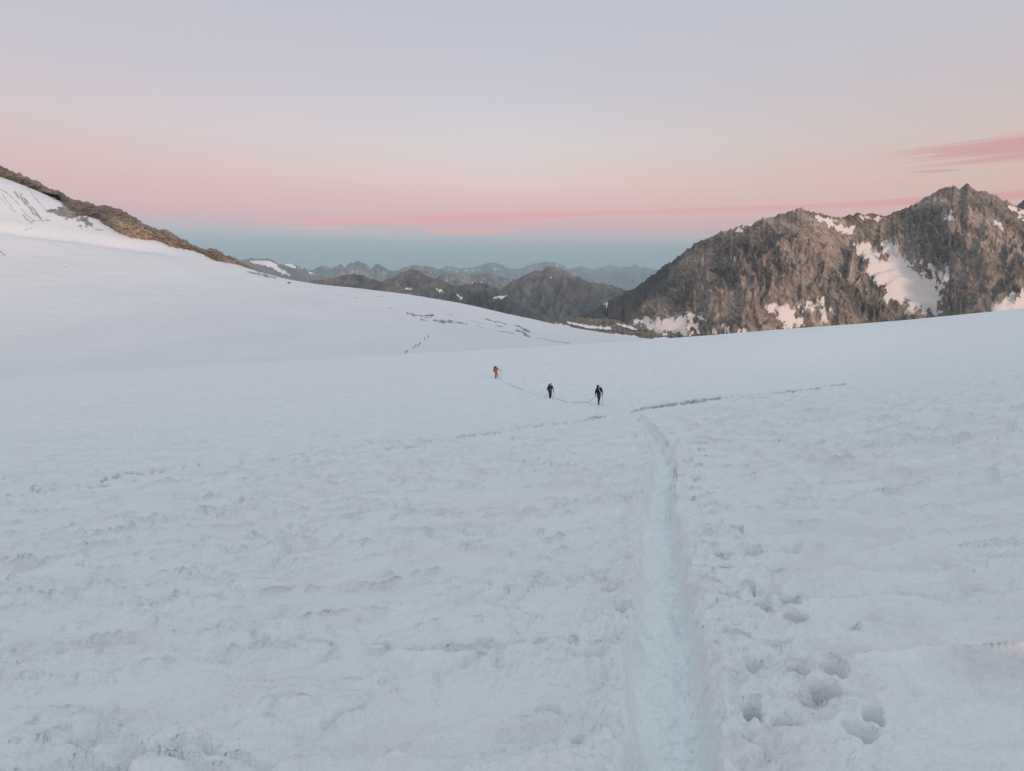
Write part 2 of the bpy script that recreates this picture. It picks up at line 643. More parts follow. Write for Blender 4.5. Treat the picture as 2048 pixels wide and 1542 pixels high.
_fr = np.random.RandomState(5)
FOOT = [hit(a, b, near_macro, n=2500)[:2] + (r_ * 0.95, d_ * 1.5, s_, 0.0) for a, b, r_, d_, s_ in FOOT_PX]
for _k in range(84):      # more steps beside the track
    _y = 2.6 + 24.0 * (_k / 84.0) ** 1.35 + _fr.uniform(-.1, .1)
    _o = _fr.choice([0.42, 0.58, 0.80]) + _fr.uniform(-.08, .12) if _fr.rand() < 1.0 else -0.42 + _fr.uniform(-.12, .05)
    FOOT.append((float(np.interp(_y, ty, txp)) + _o, _y, _fr.uniform(.04, .07), _fr.uniform(.07, .14), _fr.uniform(1.0, 1.8), _fr.uniform(-.5, .5)))
for _k in range(170):     # boot prints trodden into the floor of the track
    _y = 1.2 + _k * 0.27
    FOOT.append((float(np.interp(_y, ty, txp)) + (0.075 if _k % 2 else -0.065) + _fr.uniform(-.03, .03), _y + _fr.uniform(-.06, .06), _fr.uniform(.05, .065), _fr.uniform(.010, .022), _fr.uniform(1.7, 2.3), _fr.uniform(-.2, .2)))

CRACKS_SHADE = [([(-20, 758), (100, 750.5), (300, 738.5), (600, 721), (800, 710.5)], 0.8, 0.22),  # shade painted as a line along the crest; below, dark crevasse lips and dirt streaks along the fold of the slope
    ([(1262, 823), (1290, 818), (1330, 811), (1365, 807)], 1.6, 0.9), ([(1280, 817), (1340, 808), (1400, 800), (1440, 796)], 1.7, 1.0),
    ([(1350, 809), (1400, 803), (1425, 798)], 1.3, 0.9), ([(1560, 785), (1590, 781), (1630, 777)], 1.1, 0.9), ([(1440, 796), (1480, 792), (1520, 789)], 0.9, 0.6), ([(1630, 777), (1660, 771), (1690, 768)], 1.2, 0.9),
    ([(1520, 789), (1575, 783)], 0.8, 0.6), ([(1468, 798), (1540, 793)], 0.7, 0.45), ([(1580, 797), (1620, 794)], 0.6, 0.4), ([(1172, 837), (1212, 832)], 1.3, 1.0),
    ([(1105, 848), (1160, 842), (1200, 836)], 0.9, 0.6), ([(1000, 857), (1060, 853), (1110, 848)], 0.9, 0.65), ([(915, 873), (960, 867), (1000, 865)], 0.8, 0.55),
    ([(840, 884), (900, 876), (985, 866)], 0.9, 0.5), ([(760, 898), (800, 895), (850, 892)], 1.0, 0.5), ([(590, 916), (660, 905), (690, 905)], 0.8, 0.5),
    ([(205, 960), (250, 948), (290, 944)], 1.3, 0.95), ([(255, 953), (330, 940), (400, 928)], 1.0, 0.7), ([(160, 974), (220, 970), (280, 958)], 1.0, 0.6),
    ([(10, 992), (40, 985), (80, 980)], 1.1, 0.8), ([(40, 990), (110, 978), (170, 968)], 0.9, 0.5), ([(470, 932), (540, 918), (560, 917)], 0.8, 0.5),
    ([(390, 1020), (450, 1010), (500, 1000)], 0.8, 0.35), ([(480, 1025), (540, 1010)], 0.8, 0.3), ([(570, 912), (620, 905), (700, 893), (800, 880)], 0.7, 0.35),
    ([(1440, 820), (1470, 815)], 0.7, 0.5), ([(1400, 833), (1435, 842)], 0.8, 0.35), ([(1380, 850), (1420, 838)], 0.6, 0.35),
]


def track_offset(x, y):
    xp = np.interp(y, ty, txp)
    sl = np.interp(y, ty, tslope)
    return (x - xp) / np.sqrt(1 + sl * sl)


def near_surface(x, y, detail=True):
    """snowfield with its relief; returns height, dirt, algae"""
    r = np.hypot(x, y)
    z = near_macro(x, y)
    z = z + 0.10 * perlin(x * 0.09, y * 0.09, 3) * sstep(3, 15, r) + 0.03 * perlin(x * 0.3, y * 0.3, 4)
    o = track_offset(x, y)
    ao = np.abs(o)
    fade = 1.0 - sstep(120, 190, r)
    # --- wind crust plates with ragged lips (left) and scalloped ripples (right)
    ax, ay = fbm(x * 1.3, y * 1.6, 21, 3), fbm(x * 1.3, y * 1.6, 25, 3)
    bx_, by_ = perlin(x * 9, y * 9, 22), perlin(x * 9, y * 9, 26)
    wx = x + 0.16 * ax + 0.012 * bx_
    wy = y + 0.12 * ay + 0.010 * by_
    lx = x + 0.10 * ax + 0.004 * bx_
    ly = y + 0.07 * ay + 0.004 * by_
    right = sstep(0.1, 1.6, o + 0.35 * perlin(x * 0.7, y * 0.7, 27))
    n = fbm(wx * 0.36 + 0.18 * wy, wy * 0.95 - 0.1 * wx, 30, 4, 2.1, 0.42) * 3.6
    fl = np.floor(n)
    fr = n - fl
    step_h = 0.065 * (0.12 + sstep(-0.25, 0.45, perlin(x * 0.55, y * 0.8, 33)))
    plates = step_h * (sstep(0.0, 0.17, fr) - 0.9 * fr)
    rough_m = sstep(-0.15, 0.45, perlin(x * 0.8, y * 1.2, 34))
    plates = plates + 0.020 * rough_m * fbm(x * 4.5, y * 7, 35, 4)
    rip = ridged(lx * 0.30 - 0.10 * ly + 3, ly * 1.45 + 0.16 * lx, 40, 2, 1.9, 0.5, 0.05)
    rip2 = ridged(lx * 0.55 + 0.1 * ly + 7, ly * 3.1 + 0.25 * lx, 42, 2, 1.9, 0.5, 0.03)
    ripple = 0.18 * (rip - 0.8) + 0.08 * (rip2 - 0.8) + 0.013 * fbm(lx * 3, ly * 7, 44, 4)
    far_rip = 0.12 * (1 - 0.85 * sstep(55, 130, r)) * ridged(x * 0.55 - 0.35 * y, y * 0.55 + 0.1 * x, 47, 3) * sstep(6, 18, r)
    lipn = ridged(lx * 0.55 + 0.35 * ly, ly * 1.7 - 0.55 * lx, 36, 3, 2.1, 0.55) - 0.85 + 0.5 * perlin(x * 0.4, y * 0.5, 37)
    plates = plates + 0.12 * np.clip(lipn, 0, 1)
    relief = (1 - right) * plates + right * ripple + far_rip + (0.007 + 0.015 * sstep(-0.3, 0.5, perlin(x * 0.9, y * 1.3, 49))) * fbm(x * 8, y * 12, 48, 5, 2.1, 0.58)
    # --- trench
    depth = np.interp(y, [-3, 4, 14, 30, 47, 52, 95, 110], [0.185, 0.185, 0.20, 0.23, 0.16, 0.07, 0.04, 0.0])
    halfw = np.interp(y, [-3, 2, 4, 15, 40, 120], [0.165, 0.165, 0.165, 0.185, 0.20, 0.22])
    edge_n = 0.045 * fbm(x * 2.6, y * 2.6, 50, 3) + 0.014 * fbm(x * 11, y * 11, 54, 2)
    so = o + edge_n
    prof_l = sstep(-halfw - 0.07, -halfw + 0.04, so)
    prof_r = 1 - sstep(halfw - 0.05, halfw + 0.045, so)
    tren = prof_l * prof_r
    floor_n = 0.020 * fbm(x * 8, y * 8, 56, 5, 2.1, 0.62) + 0.018 * ridged(x * 5, y * 9, 60, 3) - 0.012 * sstep(0.2, 0.6, perlin(x * 1.1 + 5, y * 2.3, 62))
    tilt = -0.10 * np.clip(o / np.maximum(halfw, 0.1), -1, 1) * depth * 2.4
    rim = np.exp(-((ao - halfw - 0.11) / 0.10) ** 2) * (0.030 + 0.035 * fbm(x * 3, y * 3, 63, 3)) * sstep(0, 0.17, depth)
    rubble = np.exp(-np.maximum(ao - halfw - 0.1, 0) / np.where(o > 0, 0.75, 0.38)) * sstep(halfw, halfw + 0.12, ao)
    rub_h = 0.045 * fbm(x * 2.6 + 0.3 * wy, y * 2.6, 66, 5, 2.1, 0.6) + 0.050 * np.abs(fbm(x * 8, y * 8, 70, 4))
    k = sstep(60, 40, r) if False else 1 - sstep(45, 70, r)
    rel = relief * (1 - 0.45 * rubble * k) + rubble * rub_h * k
    rel = rel * (1 - tren) + tren * (-depth + floor_n + tilt) + rim
    z = z + rel * fade
    # --- foot holes with torn lips
    for (hx, hy, rad, dep, st, rot) in FOOT:
        s = (np.abs(x - hx) < 4 * rad * st) & (np.abs(y - hy) < 4 * rad * st)
        if not s.any():
            continue
        ex, ey = x[s] - hx + 0.25 * (wx[s] - x[s]), y[s] - hy + 0.25 * (wy[s] - y[s])
        ux = (ex * math.cos(rot) + ey * math.sin(rot)) / rad
        uy = (ey * math.cos(rot) - ex * math.sin(rot)) / (rad * st)
        uy = uy * 0.95 - 0.12
        d = np.hypot(ux, uy) + 0.10 * perlin(x[s] * 10, y[s] * 10, 77) + 0.05 * perlin(x[s] * 31, y[s] * 31, 78)
        t0 = 0.25 + 0.45 * sstep(0.7, -0.9, uy)
        cup = 1 - sstep(t0, 1.03, d)
        if dep > 0.03:
            z[s] -= rel[s] * fade[s] * cup * 0.7
        z[s] += -dep * cup + min(0.03, 0.18 * dep) * np.exp(-((d - 1.25) / 0.22) ** 2) * (0.3 + 0.9 * np.clip(perlin(x[s] * 9, y[s] * 9, 79) + .4, 0, 1))
    # --- crevasse lips, and the crest's shade laid on as dark colour
    qx, qy = project(x, y, z)
    dn = -0.05 + perlin(qx * 0.02, qy * 0.4, 80) * 0.8 + perlin(qx * 0.07, qy * 0.8, 81) * 0.8
    dirt_shade = strokes(qx, qy, CRACKS_SHADE, dn) * sstep(8, 14, r) * (0.8 + 0.2 * sstep(700, 1150, qx))
    z = z - 0.10 * dirt_shade * sstep(8, 14, r)
    # short dirty flecks in the folds of the crust
    fleck = sstep(0.42, 0.70, perlin(x * 1.1 - 0.4 * y, y * 1.1 + 0.2 * x, 83)) * sstep(0.25, 0.6, perlin(x * 4 - y, y * 4.2, 84))
    dirt_shade = np.maximum(dirt_shade, 0.22 * fleck * sstep(5, 9, r) * (1 - sstep(40, 90, r)))
    algae = (0.35 + 0.65 * sstep(-0.2, 0.5, perlin(x * 0.25, y * 0.25, 86))) * (1 - 0.9 * tren) * (1 - sstep(14, 60, r))
    return z, dirt_shade, algae, tren * (1 - sstep(40, 60, r))


th = np.linspace(-1.08, 1.08, 640)
u_ = np.linspace(0, 1, 1000)
lr = math.log(0.55) + (math.log(470.0) - math.log(0.55)) * (0.80 * u_ + 0.20 * u_ ** 2)
rr = np.exp(lr)
TH, RR = np.meshgrid(th, rr)
NX, NY = RR * np.sin(TH), RR * np.cos(TH) - 0.25
NZ, DIRT_SHADE, ALG, PACK = near_surface(NX.ravel(), NY.ravel())
near_snow = grid_mesh("snowfield", NX, NY, NZ.reshape(NX.shape), M_SNOW, {"dirt_shade": DIRT_SHADE, "algae": ALG, "packed": PACK}, flip=False)
structure(near_snow, "wind-crusted glacier snow in the foreground crossed by a trodden track")

# ------------------------------------------------------------------ the far glacier slope
FY = [300, 350, 400, 470, 560, 660, 760, 860, 1000, 1300, 1900]
FAR = {
    -900: [860, 805, 745, 650, 535, 400, 270, 170, 250, 520, 900],
    -500: [845, 795, 735, 650, 550, 440, 330, 245, 320, 560, 900],
    0: [800, 765, 715, 655, 588, 510, 430, 350, 430, 620, 900],
    150: [790, 758, 712, 660, 603, 540, 474, 416, 480, 650, 900],
    300: [775, 746, 705, 660, 613, 562, 512, 470, 520, 660, 900],
    430: [765, 738, 700, 660, 620, 580, 543, 513, 545, 660, 900],
    560: [757, 730, 695, 660, 628, 600, 576, 559, 575, 670, 900],
    700: [745, 722, 690, 660, 632, 607, 588, 575, 592, 680, 900],
    810: [735, 713, 685, 660, 635, 613, 596, 587, 602, 690, 900],
    900: [727, 708, 684, 662, 640, 622, 608, 602, 620, 700, 900],
    1000: [720, 703, 684, 666, 650, 636, 626, 625, 645, 720, 900],
    1100: [715, 700, 684, 671, 660, 651, 646, 648, 665, 740, 900],
    1200: [708, 695, 684, 676, 670, 666, 664, 668, 685, 760, 900],
    1300: [700, 690, 685, 681, 679, 679, 681, 690, 705, 770, 900],
    1500: [690, 690, 690, 692, 695, 700, 705, 712, 725, 780, 900],
    2300: [690, 690, 690, 692, 695, 700, 705, 712, 725, 780, 900],
}
fpx = np.array(sorted(FAR), float)
ftab = np.array([FAR[int(a)] for a in fpx], float)
FU0 = np.linspace(-860, 2200, 520)
FU = np.concatenate([np.linspace(-860, -60, 90), np.linspace(-58, 240, 240), np.linspace(245, 660, 80), np.linspace(662, 1160, 310), np.linspace(1165, 2200, 50)])
FV = np.concatenate([np.linspace(300, 620, 190), np.linspace(621, 900, 220), np.linspace(905, 1900, 50)])
tt = pchip(fpx, ftab, FU0)                  # columns interpolated
PYG = pchip(FY, tt.T, FV)                  # rows interpolated
PYG = smooth1(smooth1(PYG, 5, 0), 9, 1)
PYG = pchip(FU0, PYG.T, FU).T
PXG = np.tile(FU, (len(FV), 1))
YG = np.tile(FV[:, None], (1, len(FU)))
FX, FYY, FZ = unproject(PXG, PYG, YG)
FZ = FZ + 1.3 * fbm(FX * 0.006, FYY * 0.006, 90, 4) + 0.25 * ridged(FX * 0.03, FYY * 0.05, 95, 3)
# bergschrund-like bend under the left wall
FZ = FZ - 6.0 * np.exp(-((PYG - np.interp(PXG, [-300, 0, 150, 300, 450], [415, 455, 475, 497, 530])) / 9.0) ** 2) * (1 - sstep(250, 420, PXG))
FARDIRT = [
    ([(814, 625), (830, 629), (845, 631), (865, 630)], 1.6, 1.0), ([(815, 629), (830, 632)], 0.9, 0.6), ([(842, 638), (852, 641)], 1.1, 0.9), ([(850, 635), (862, 634)], 0.9, 0.7),
    ([(868, 640), (885, 642), (905, 645)], 1.8, 0.95), ([(872, 643), (890, 646)], 1.0, 0.7), ([(896, 640), (915, 643), (935, 648)], 1.2, 0.9), ([(910, 645), (925, 646)], 0.9, 0.8),
    ([(926, 639), (935, 641)], 0.8, 0.6), ([(943, 641), (968, 648)], 0.7, 0.6), ([(950, 650), (968, 655)], 0.7, 0.6), ([(896, 629), (904, 629)], 0.8, 0.6),
    ([(970, 637), (980, 640), (992, 644)], 1.2, 0.9), ([(995, 642), (1012, 648)], 1.0, 0.8), ([(993, 651), (1005, 653)], 1.0, 0.85), ([(995, 661), (1020, 665), (1028, 667)], 0.8, 0.7),
    ([(1027, 649), (1045, 655), (1060, 664)], 1.3, 0.9), ([(1033, 660), (1045, 664), (1058, 673)], 1.9, 0.9), ([(1040, 656), (1058, 664)], 0.9, 0.7), ([(1075, 676), (1110, 682), (1140, 686)], 0.8, 0.6),
    ([(900, 657), (890, 664)], 0.5, 0.4), ([(672, 590), (690, 590)], 0.6, 0.4), ([(706, 597), (716, 594)], 0.7, 0.45), ([(750, 592), (765, 593)], 0.6, 0.35), ([(776, 615), (784, 616)], 0.7, 0.5),
    ([(0, 503), (6, 506)], 1.2, 0.9), ([(0, 512), (12, 508)], 1.0, 0.7), ([(130, 533), (136, 533)], 0.7, 0.5),
    # streaks of debris running down the left wall
    ([(30, 384), (50, 405), (66, 424), (82, 437)], 2.2, 0.9), ([(40, 387), (58, 408), (78, 430)], 1.6, 0.85), ([(52, 369), (70, 395), (90, 417)], 0.8, 0.65),
    ([(0, 377), (15, 386), (26, 398)], 1.2, 0.6), ([(5, 390), (20, 410), (32, 424)], 1.0, 0.55), ([(46, 430), (62, 446), (72, 440)], 1.5, 0.7), ([(60, 442), (80, 441), (100, 440)], 1.3, 0.6),
    ([(50, 460), (64, 456)], 0.9, 0.5), ([(190, 458), (210, 460)], 1.0, 0.6), ([(0, 395), (12, 408), (30, 425)], 0.8, 0.45), ([(30, 400), (52, 428), (66, 440)], 1.0, 0.5),
]
FPX, FPY = project(FX, FYY, FZ)
fdn = perlin(FPX * 0.09, FPY * 0.16, 97) * 1.0 + perlin(FPX * 0.35, FPY * 0.35, 98) * 0.9
_al, _ac = 0.62 * FPX + 0.78 * FPY, 0.78 * FPX - 0.62 * FPY
fdn = np.where(FPX < 125, perlin(_ac * 0.45, _al * 0.07, 92) * 1.3 + perlin(_ac * 0.8, _al * 0.3, 93) * 0.6 - 0.2, fdn)
fd = strokes(FPX, FPY, FARDIRT, fdn)
ROCKS = [[(87, 421), (100, 420), (113, 419), (114, 415), (121, 414), (128, 417), (123, 407), (130, 402), (117, 399), (107, 397), (116, 392), (127, 394), (134, 391), (152, 398), (164, 432), (146, 438), (133, 438), (118, 432), (96, 426)],
         [(151, 441), (158, 437), (165, 435), (175, 437), (180, 444), (186, 449), (186, 455), (174, 452), (166, 446), (158, 444)], [(153, 453), (162, 451), (172, 454), (164, 456)], [(497, 545), (515, 546), (535, 551), (552, 557), (535, 555), (512, 550)]]
rk = region(FPX.ravel(), FPY.ravel(), ROCKS, 1.0, (3.0 * fbm(FPX.ravel() * 0.12, FPY.ravel() * 0.14, 99, 4, 2.1, 0.6))).reshape(FX.shape)
FZ = FZ - 0.6 * fd + rk * (0.2 + 1.1 * ridged(FPX * 0.10, FPY * 0.14, 100, 4, 2.1, 0.6))
fd = np.maximum(fd, rk * 0.9)
far_snow = grid_mesh("glacier_slope", FX, FYY, FZ, M_SNOW_FAR, {"dirt_shade": fd}, flip=False)
structure(far_snow, "smooth snow slope of the far glacier rising to the left")


def _interp_far():
    """height of the far slope at (x, y)"""
    ucol = FU

    def fn(x, y):
        y = np.atleast_1d(np.asarray(y, float))
        x = np.atleast_1d(np.asarray(x, float))
        j = np.clip(np.interp(y, FV, np.arange(len(FV))), 0, len(FV) - 1.001)
        j0 = j.astype(int)
        w = j - j0
        out = np.zeros(len(y))
        for i in range(len(y)):
            xr = FX[j0[i]] * (1 - w[i]) + FX[j0[i] + 1] * w[i]
            zr = FZ[j0[i]] * (1 - w[i]) + FZ[j0[i] + 1] * w[i]
            out[i] = np.interp(x[i], xr, zr)
        return out
    return fn


far_height = _interp_far()


# ------------------------------------------------------------------ rock: lofts between a foot line and a skyline
def loft(name, sky, foot, y_ridge, y_foot, nu, nv, mat, relief, snow_polys=(), snow_fn=None, jag=(1.0, 0.15), bulge=None, power=1.0, back=(0.5, 260, 1.2), seed=0, bury=0.0, extra=None, edge=2.0, snoise=4.0, eroded=None):
    """a mountain face: columns run from the foot to the skyline and down the far side; relief pushes rock along the line of sight in metres"""
    sx = np.array([a for a, b in sky], float)
    u = np.linspace(sx[0], sx[-1], nu)
    pyr = np.interp(u, sx, [b for a, b in sky])
    pyr = pyr + jag[0] * (0.55 * fbm(u * jag[1], u * 0 + seed, seed + 1, 3, 2.1, 0.5) + 0.9 * (0.95 - ridged(u * jag[1] * 0.7, u * 0 + seed + 0.5, seed + 2, 2, 2.2, 0.45)))
    pyf = np.interp(u, [a for a, b in foot], [b for a, b in foot])
    pyf = np.maximum(pyf, pyr + 1.5)
    yr = np.interp(u, *zip(*y_ridge)) if isinstance(y_ridge, list) else np.full(nu, float(y_ridge))
    yf = np.interp(u, *zip(*y_foot)) if isinstance(y_foot, list) else np.full(nu, float(y_foot))
    yr, yf = smooth1(yr, max(2, nu // 60)), smooth1(yf, max(2, nu // 60))
    v = np.linspace(0, 1, nv)[:, None]
    PX = np.tile(u, (nv, 1))
    PY = pyf + (pyr - pyf) * v
    YY = yf + (yr - yf) * v ** power
    if bulge is not None:
        YY = YY + bulge(PX, PY, v)
    def snow_mask(PX, PY):
        m = np.zeros_like(PX)
        if snow_polys:
            nz = snoise * fbm(PX * 0.09, PY * 0.09, seed + 5, 5, 2.1, 0.62)
            m = region(PX.ravel(), PY.ravel(), snow_polys, edge, nz.ravel()).reshape(PX.shape)
        if snow_fn is not None:
            m = np.maximum(m, snow_fn(PX, PY, v))
        return m

    if eroded:       # relief in height, then rain gullies
        X, Y, Z = unproject(PX, PY, YY)
        dx = float(np.abs(np.diff(X, axis=1)).mean())
        dy = float(np.abs(np.diff(Y, axis=0)).mean())
        c = 0.5 * (dx + dy)
        taper = (1 - 0.90 * sstep(0.66, 1.0, v))
        Z0 = Z + relief(PX, PY, v) * taper
        H = erode(Z0, dx, dy, eroded[0], eroded[1], 56, seed, 1.0, 5.0 * c / 2.7 * eroded[2])
        d = np.clip(np.nan_to_num(H - Z0), -9 * c, 2.5 * c)
        d = 0.15 * d + 0.85 * smooth1(smooth1(d, 1, 0), 1, 1)
        H = Z0 + d * taper + eroded[3] * c * fbm(X / c * 0.16, Y / c * 0.16, seed + 31, 4, 2.1, 0.62) * taper
        PX2, PY2 = project(X, Y, H)
        snow = snow_mask(PX2, PY2)
        sm = smooth1(smooth1(H, 5, 0), 5, 1)
        Z = H * (1 - snow) + (sm + 0.3 * c) * snow
        PX, PY = PX2, PY2
    else:
        snow = snow_mask(PX, PY)
        rel = relief(PX, PY, v)
        taper = 1 - 0.75 * sstep(0.86, 1.0, v)
        sm = smooth1(smooth1(rel, 5, 0), 5, 1)
        rel = rel * (1 - snow) + sm * snow
        YY = YY - rel * taper
        X, Y, Z = unproject(PX, PY, YY)
    # the far side falls away behind the skyline
    nb = 10
    bx, by, bz = X[-1], Y[-1], Z[-1]
    s = np.linspace(0, 1, nb + 1)[1:, None]
    n2 = fbm(u * 0.05, u * 0 + 3.3, seed + 8, 3)
    BX = bx * (1 + 0 * s)
    BY = by + s * back[1]
    BZ = bz - back[1] * back[0] * s ** back[2] + n2 * 0.05 * back[1] * s
    X, Y, Z = np.vstack([X, BX]), np.vstack([Y, BY]), np.vstack([Z, BZ])
    at = {"snow": np.vstack([snow, np.tile(snow[-1], (nb, 1))])}
    if extra is not None:
        e = extra(PX, PY, v)
        at["patch"] = np.vstack([e, np.tile(e[-1], (nb, 1))])
    return grid_mesh(name, X, Y, Z, mat, at, smooth=False)


# ---- the rock rib on the left skyline
M_RIB = rock_material("rock_rib", [(0.06, 0.05, 0.042, 1), (0.19, 0.157, 0.12, 1), (0.33, 0.275, 0.205, 1), (0.50, 0.425, 0.32, 1)], (0.03, 0.30),
                      bump=(0.3, 1.2), band=(0.35, 1.0, 2.6), rot=(0, 0.38, 0), spread=(0.39, 0.22), patch=((0.13, 0.125, 0.12, 1), 0.7))
RIB_SKY = [(-420, 150), (-250, 225), (-120, 282), (-60, 306), (0, 330), (30, 342), (75, 362), (100, 375), (125, 385), (150, 398), (170, 402), (190, 408), (215, 411), (235, 418), (255, 424), (268, 432), (282, 442), (300, 452), (318, 457),
           (332, 456), (345, 466), (362, 476), (375, 480), (392, 491), (408, 496), (426, 494), (440, 501), (455, 510), (472, 517), (490, 526), (505, 532), (530, 544), (560, 556), (600, 569)]
RIB_FOOT = [(-420, 215), (-250, 275), (-120, 322), (-60, 340), (0, 353), (25, 363), (45, 368), (62, 371), (80, 380), (100, 384), (118, 388), (124, 404), (132, 430), (148, 437), (162, 434), (178, 432), (195, 438), (212, 452), (232, 466), (255, 477), (275, 480),
            (308, 483), (318, 481), (332, 489), (345, 498), (365, 501), (378, 499), (390, 502), (405, 508), (418, 518), (432, 525), (455, 528), (472, 529), (495, 534), (512, 541), (535, 551), (560, 560), (600, 574)]


def rib_relief(PX, PY, v):
    # beds dipping with the skyline, broken by joints
    dip = PY - 0.42 * PX
    w = 6 * fbm(PX * 0.03, PY * 0.03, 101, 3)
    beds = (dip + w) * 0.17
    fr = beds - np.floor(beds)
    ledge = sstep(0.0, 0.35, fr) - fr
    return (6.0 * ledge + 4.0 * fbm(PX * 0.05, PY * 0.08, 103, 4) + 3.5 * ridged((PX + 0.6 * PY) * 0.035, PY * 0.05, 105, 4, 2.1, 0.6) + 2.2 * (ridged((PX - 0.3 * PY) * 0.07, dip * 0.22, 107, 4, 2.1, 0.6) - 0.7)
            + 9.0 * np.sin(np.pi * np.clip(v, 0, 1)) - 4) * sstep(0.0, 0.12, v)


def rib_grey(PX, PY, v):
    return sstep(90, 130, PX + 20 * fbm(PX * 0.05, PY * 0.08, 108, 3)) * (1 - sstep(200, 300, PX + 0.7 * (PY - 430) + 40 * fbm(PX * 0.04, PY * 0.09, 109, 3)))


rib_fy = [(a, hit(a, b, far_height, 500, 900, 500)[1]) for a, b in RIB_FOOT]
rib_y = [(-420, 800), (0, 815), (300, 800), (430, 815), (560, 840), (600, 850)]
rib = loft("rock_ridge", RIB_SKY, [(a, b + 3) for a, b in RIB_FOOT], [(a, b + 34) for a, b in rib_fy], [(a, b + 3) for a, b in rib_fy], 760, 80, M_RIB, rib_relief, jag=(3.2, 0.11), seed=5, back=(0.7, 90, 1.0), extra=rib_grey)
structure(rib, "brown bedded rock ridge along the skyline on the left")


# ---- the big brown mountain on the right
M_MTN = rock_material("mountain_rock", [(0.035, 0.029, 0.026, 1), (0.115, 0.092, 0.075, 1), (0.235, 0.188, 0.15, 1), (0.42, 0.345, 0.285, 1)], (0.007, 0.085),
                      bump=(0.22, 5.0), patch=((0.045, 0.046, 0.05, 1), 0.85), band=(0.42, 0.9, 1.25), rot=(0, 0.96, 0), spread=(0.38, 0.24), snow=(0.68, 0.63, 0.60, 1))  # the patch colour paints the shade of the left flank
MT_SKY = [(1120, 648), (1150, 637), (1175, 624), (1200, 611), (1225, 597), (1250, 583), (1275, 570), (1300, 553), (1325, 534), (1350, 515), (1375, 497), (1400, 480), (1425, 468), (1450, 460), (1480, 450), (1510, 441), (1540, 432), (1570, 424),
          (1590, 419), (1602, 417), (1620, 420), (1645, 424), (1662, 430), (1680, 434), (1692, 428), (1712, 427), (1730, 428), (1745, 426), (1765, 427), (1780, 429), (1800, 421), (1820, 410), (1840, 400), (1856, 393), (1870, 385), (1885, 377),
          (1897, 372), (1908, 371), (1918, 376), (1928, 373), (1936, 368), (1941, 371), (1947, 377), (1960, 382), (1970, 380), (1976, 384), (1985, 385), (1995, 393), (2010, 398), (2022, 405), (2034, 412), (2050, 422), (2080, 440), (2120, 455),
          (2180, 440), (2260, 470), (2400, 520), (2600, 600)]
MT_FOOT = [(1120, 655), (1160, 655), (1230, 662), (1270, 668), (1310, 690), (1400, 690), (1600, 676), (1800, 660), (2048, 637), (2300, 620), (2600, 640)]
MT_SNOW = [
    [(1627, 433), (1645, 434), (1660, 440), (1676, 448), (1690, 456), (1700, 450), (1713, 448), (1709, 458), (1694, 469), (1680, 465), (1660, 452), (1640, 442)],
    [(1712, 430), (1724, 431), (1736, 436), (1728, 438)], [(1738, 436), (1752, 432), (1766, 434), (1758, 439), (1742, 440)], [(1752, 428), (1762, 427), (1764, 429), (1750, 430)],
    [(1704, 486), (1718, 484), (1734, 486), (1745, 496), (1756, 508), (1776, 521), (1772, 505), (1758, 484), (1780, 487), (1796, 486), (1794, 495), (1806, 512), (1818, 531), (1832, 541), (1849, 553), (1860, 556), (1867, 562), (1872, 575), (1880, 588),
     (1884, 600), (1872, 612), (1880, 622), (1866, 627), (1845, 620), (1830, 622), (1818, 630), (1812, 622), (1823, 606), (1800, 604), (1785, 598), (1772, 606), (1770, 590), (1772, 579), (1758, 570), (1745, 562), (1742, 553), (1730, 544), (1734, 526), (1728, 512), (1716, 504)],
    [(1530, 612), (1541, 608), (1552, 611), (1560, 607), (1579, 608), (1585, 620), (1592, 636), (1606, 646), (1606, 655), (1590, 652), (1580, 658), (1568, 652), (1556, 634), (1540, 625)],
    [(1594, 609), (1606, 612), (1616, 604), (1631, 602), (1629, 624), (1618, 620), (1606, 615)], [(1642, 608), (1649, 602), (1654, 625), (1658, 650), (1650, 648), (1640, 650), (1645, 630)],
    [(1268, 644), (1284, 638), (1300, 640), (1317, 634), (1340, 637), (1360, 633), (1376, 637), (1372, 648), (1380, 660), (1394, 666), (1360, 668), (1340, 662), (1320, 668), (1300, 660)],
    [(1371, 624), (1380, 626), (1388, 632), (1386, 640), (1396, 655), (1404, 670), (1392, 668), (1384, 648), (1376, 640)], [(1388, 630), (1400, 634), (1412, 642), (1404, 642)],
    [(1426, 660), (1432, 652), (1438, 668), (1430, 670)], [(1446, 655), (1456, 650), (1460, 662), (1450, 664)], [(1470, 664), (1490, 660), (1486, 668)],
    [(1978, 612), (1990, 604), (2005, 597), (2024, 592), (2048, 583), (2110, 570), (2110, 640), (2048, 628), (2010, 630), (1978, 624)],
    [(1889, 432), (1900, 426), (1913, 423), (1907, 434), (1898, 437)], [(1897, 447), (1906, 442), (1904, 449)], [(2026, 422), (2038, 419), (2050, 424), (2085, 446), (2050, 438), (2038, 432)], [(2014, 410), (2022, 412), (2028, 418), (2018, 416)],
    [(1876, 546), (1890, 541), (1907, 546), (1898, 558), (1886, 562)], [(1843, 524), (1848, 534), (1852, 546), (1846, 540)], [(1855, 529), (1866, 541), (1874, 552), (1868, 562), (1862, 546)], [(1831, 518), (1836, 528), (1834, 530)], [(1872, 566), (1890, 570), (1894, 580), (1880, 580)],
    [(1475, 457), (1483, 455), (1484, 464), (1478, 462)], [(1487, 451), (1506, 445), (1500, 449)], [(1660, 618), (1672, 622), (1676, 627), (1666, 624)], [(1986, 440), (1994, 446), (2002, 454), (1996, 450)],
    [(1204, 611), (1222, 600), (1218, 606)],
]


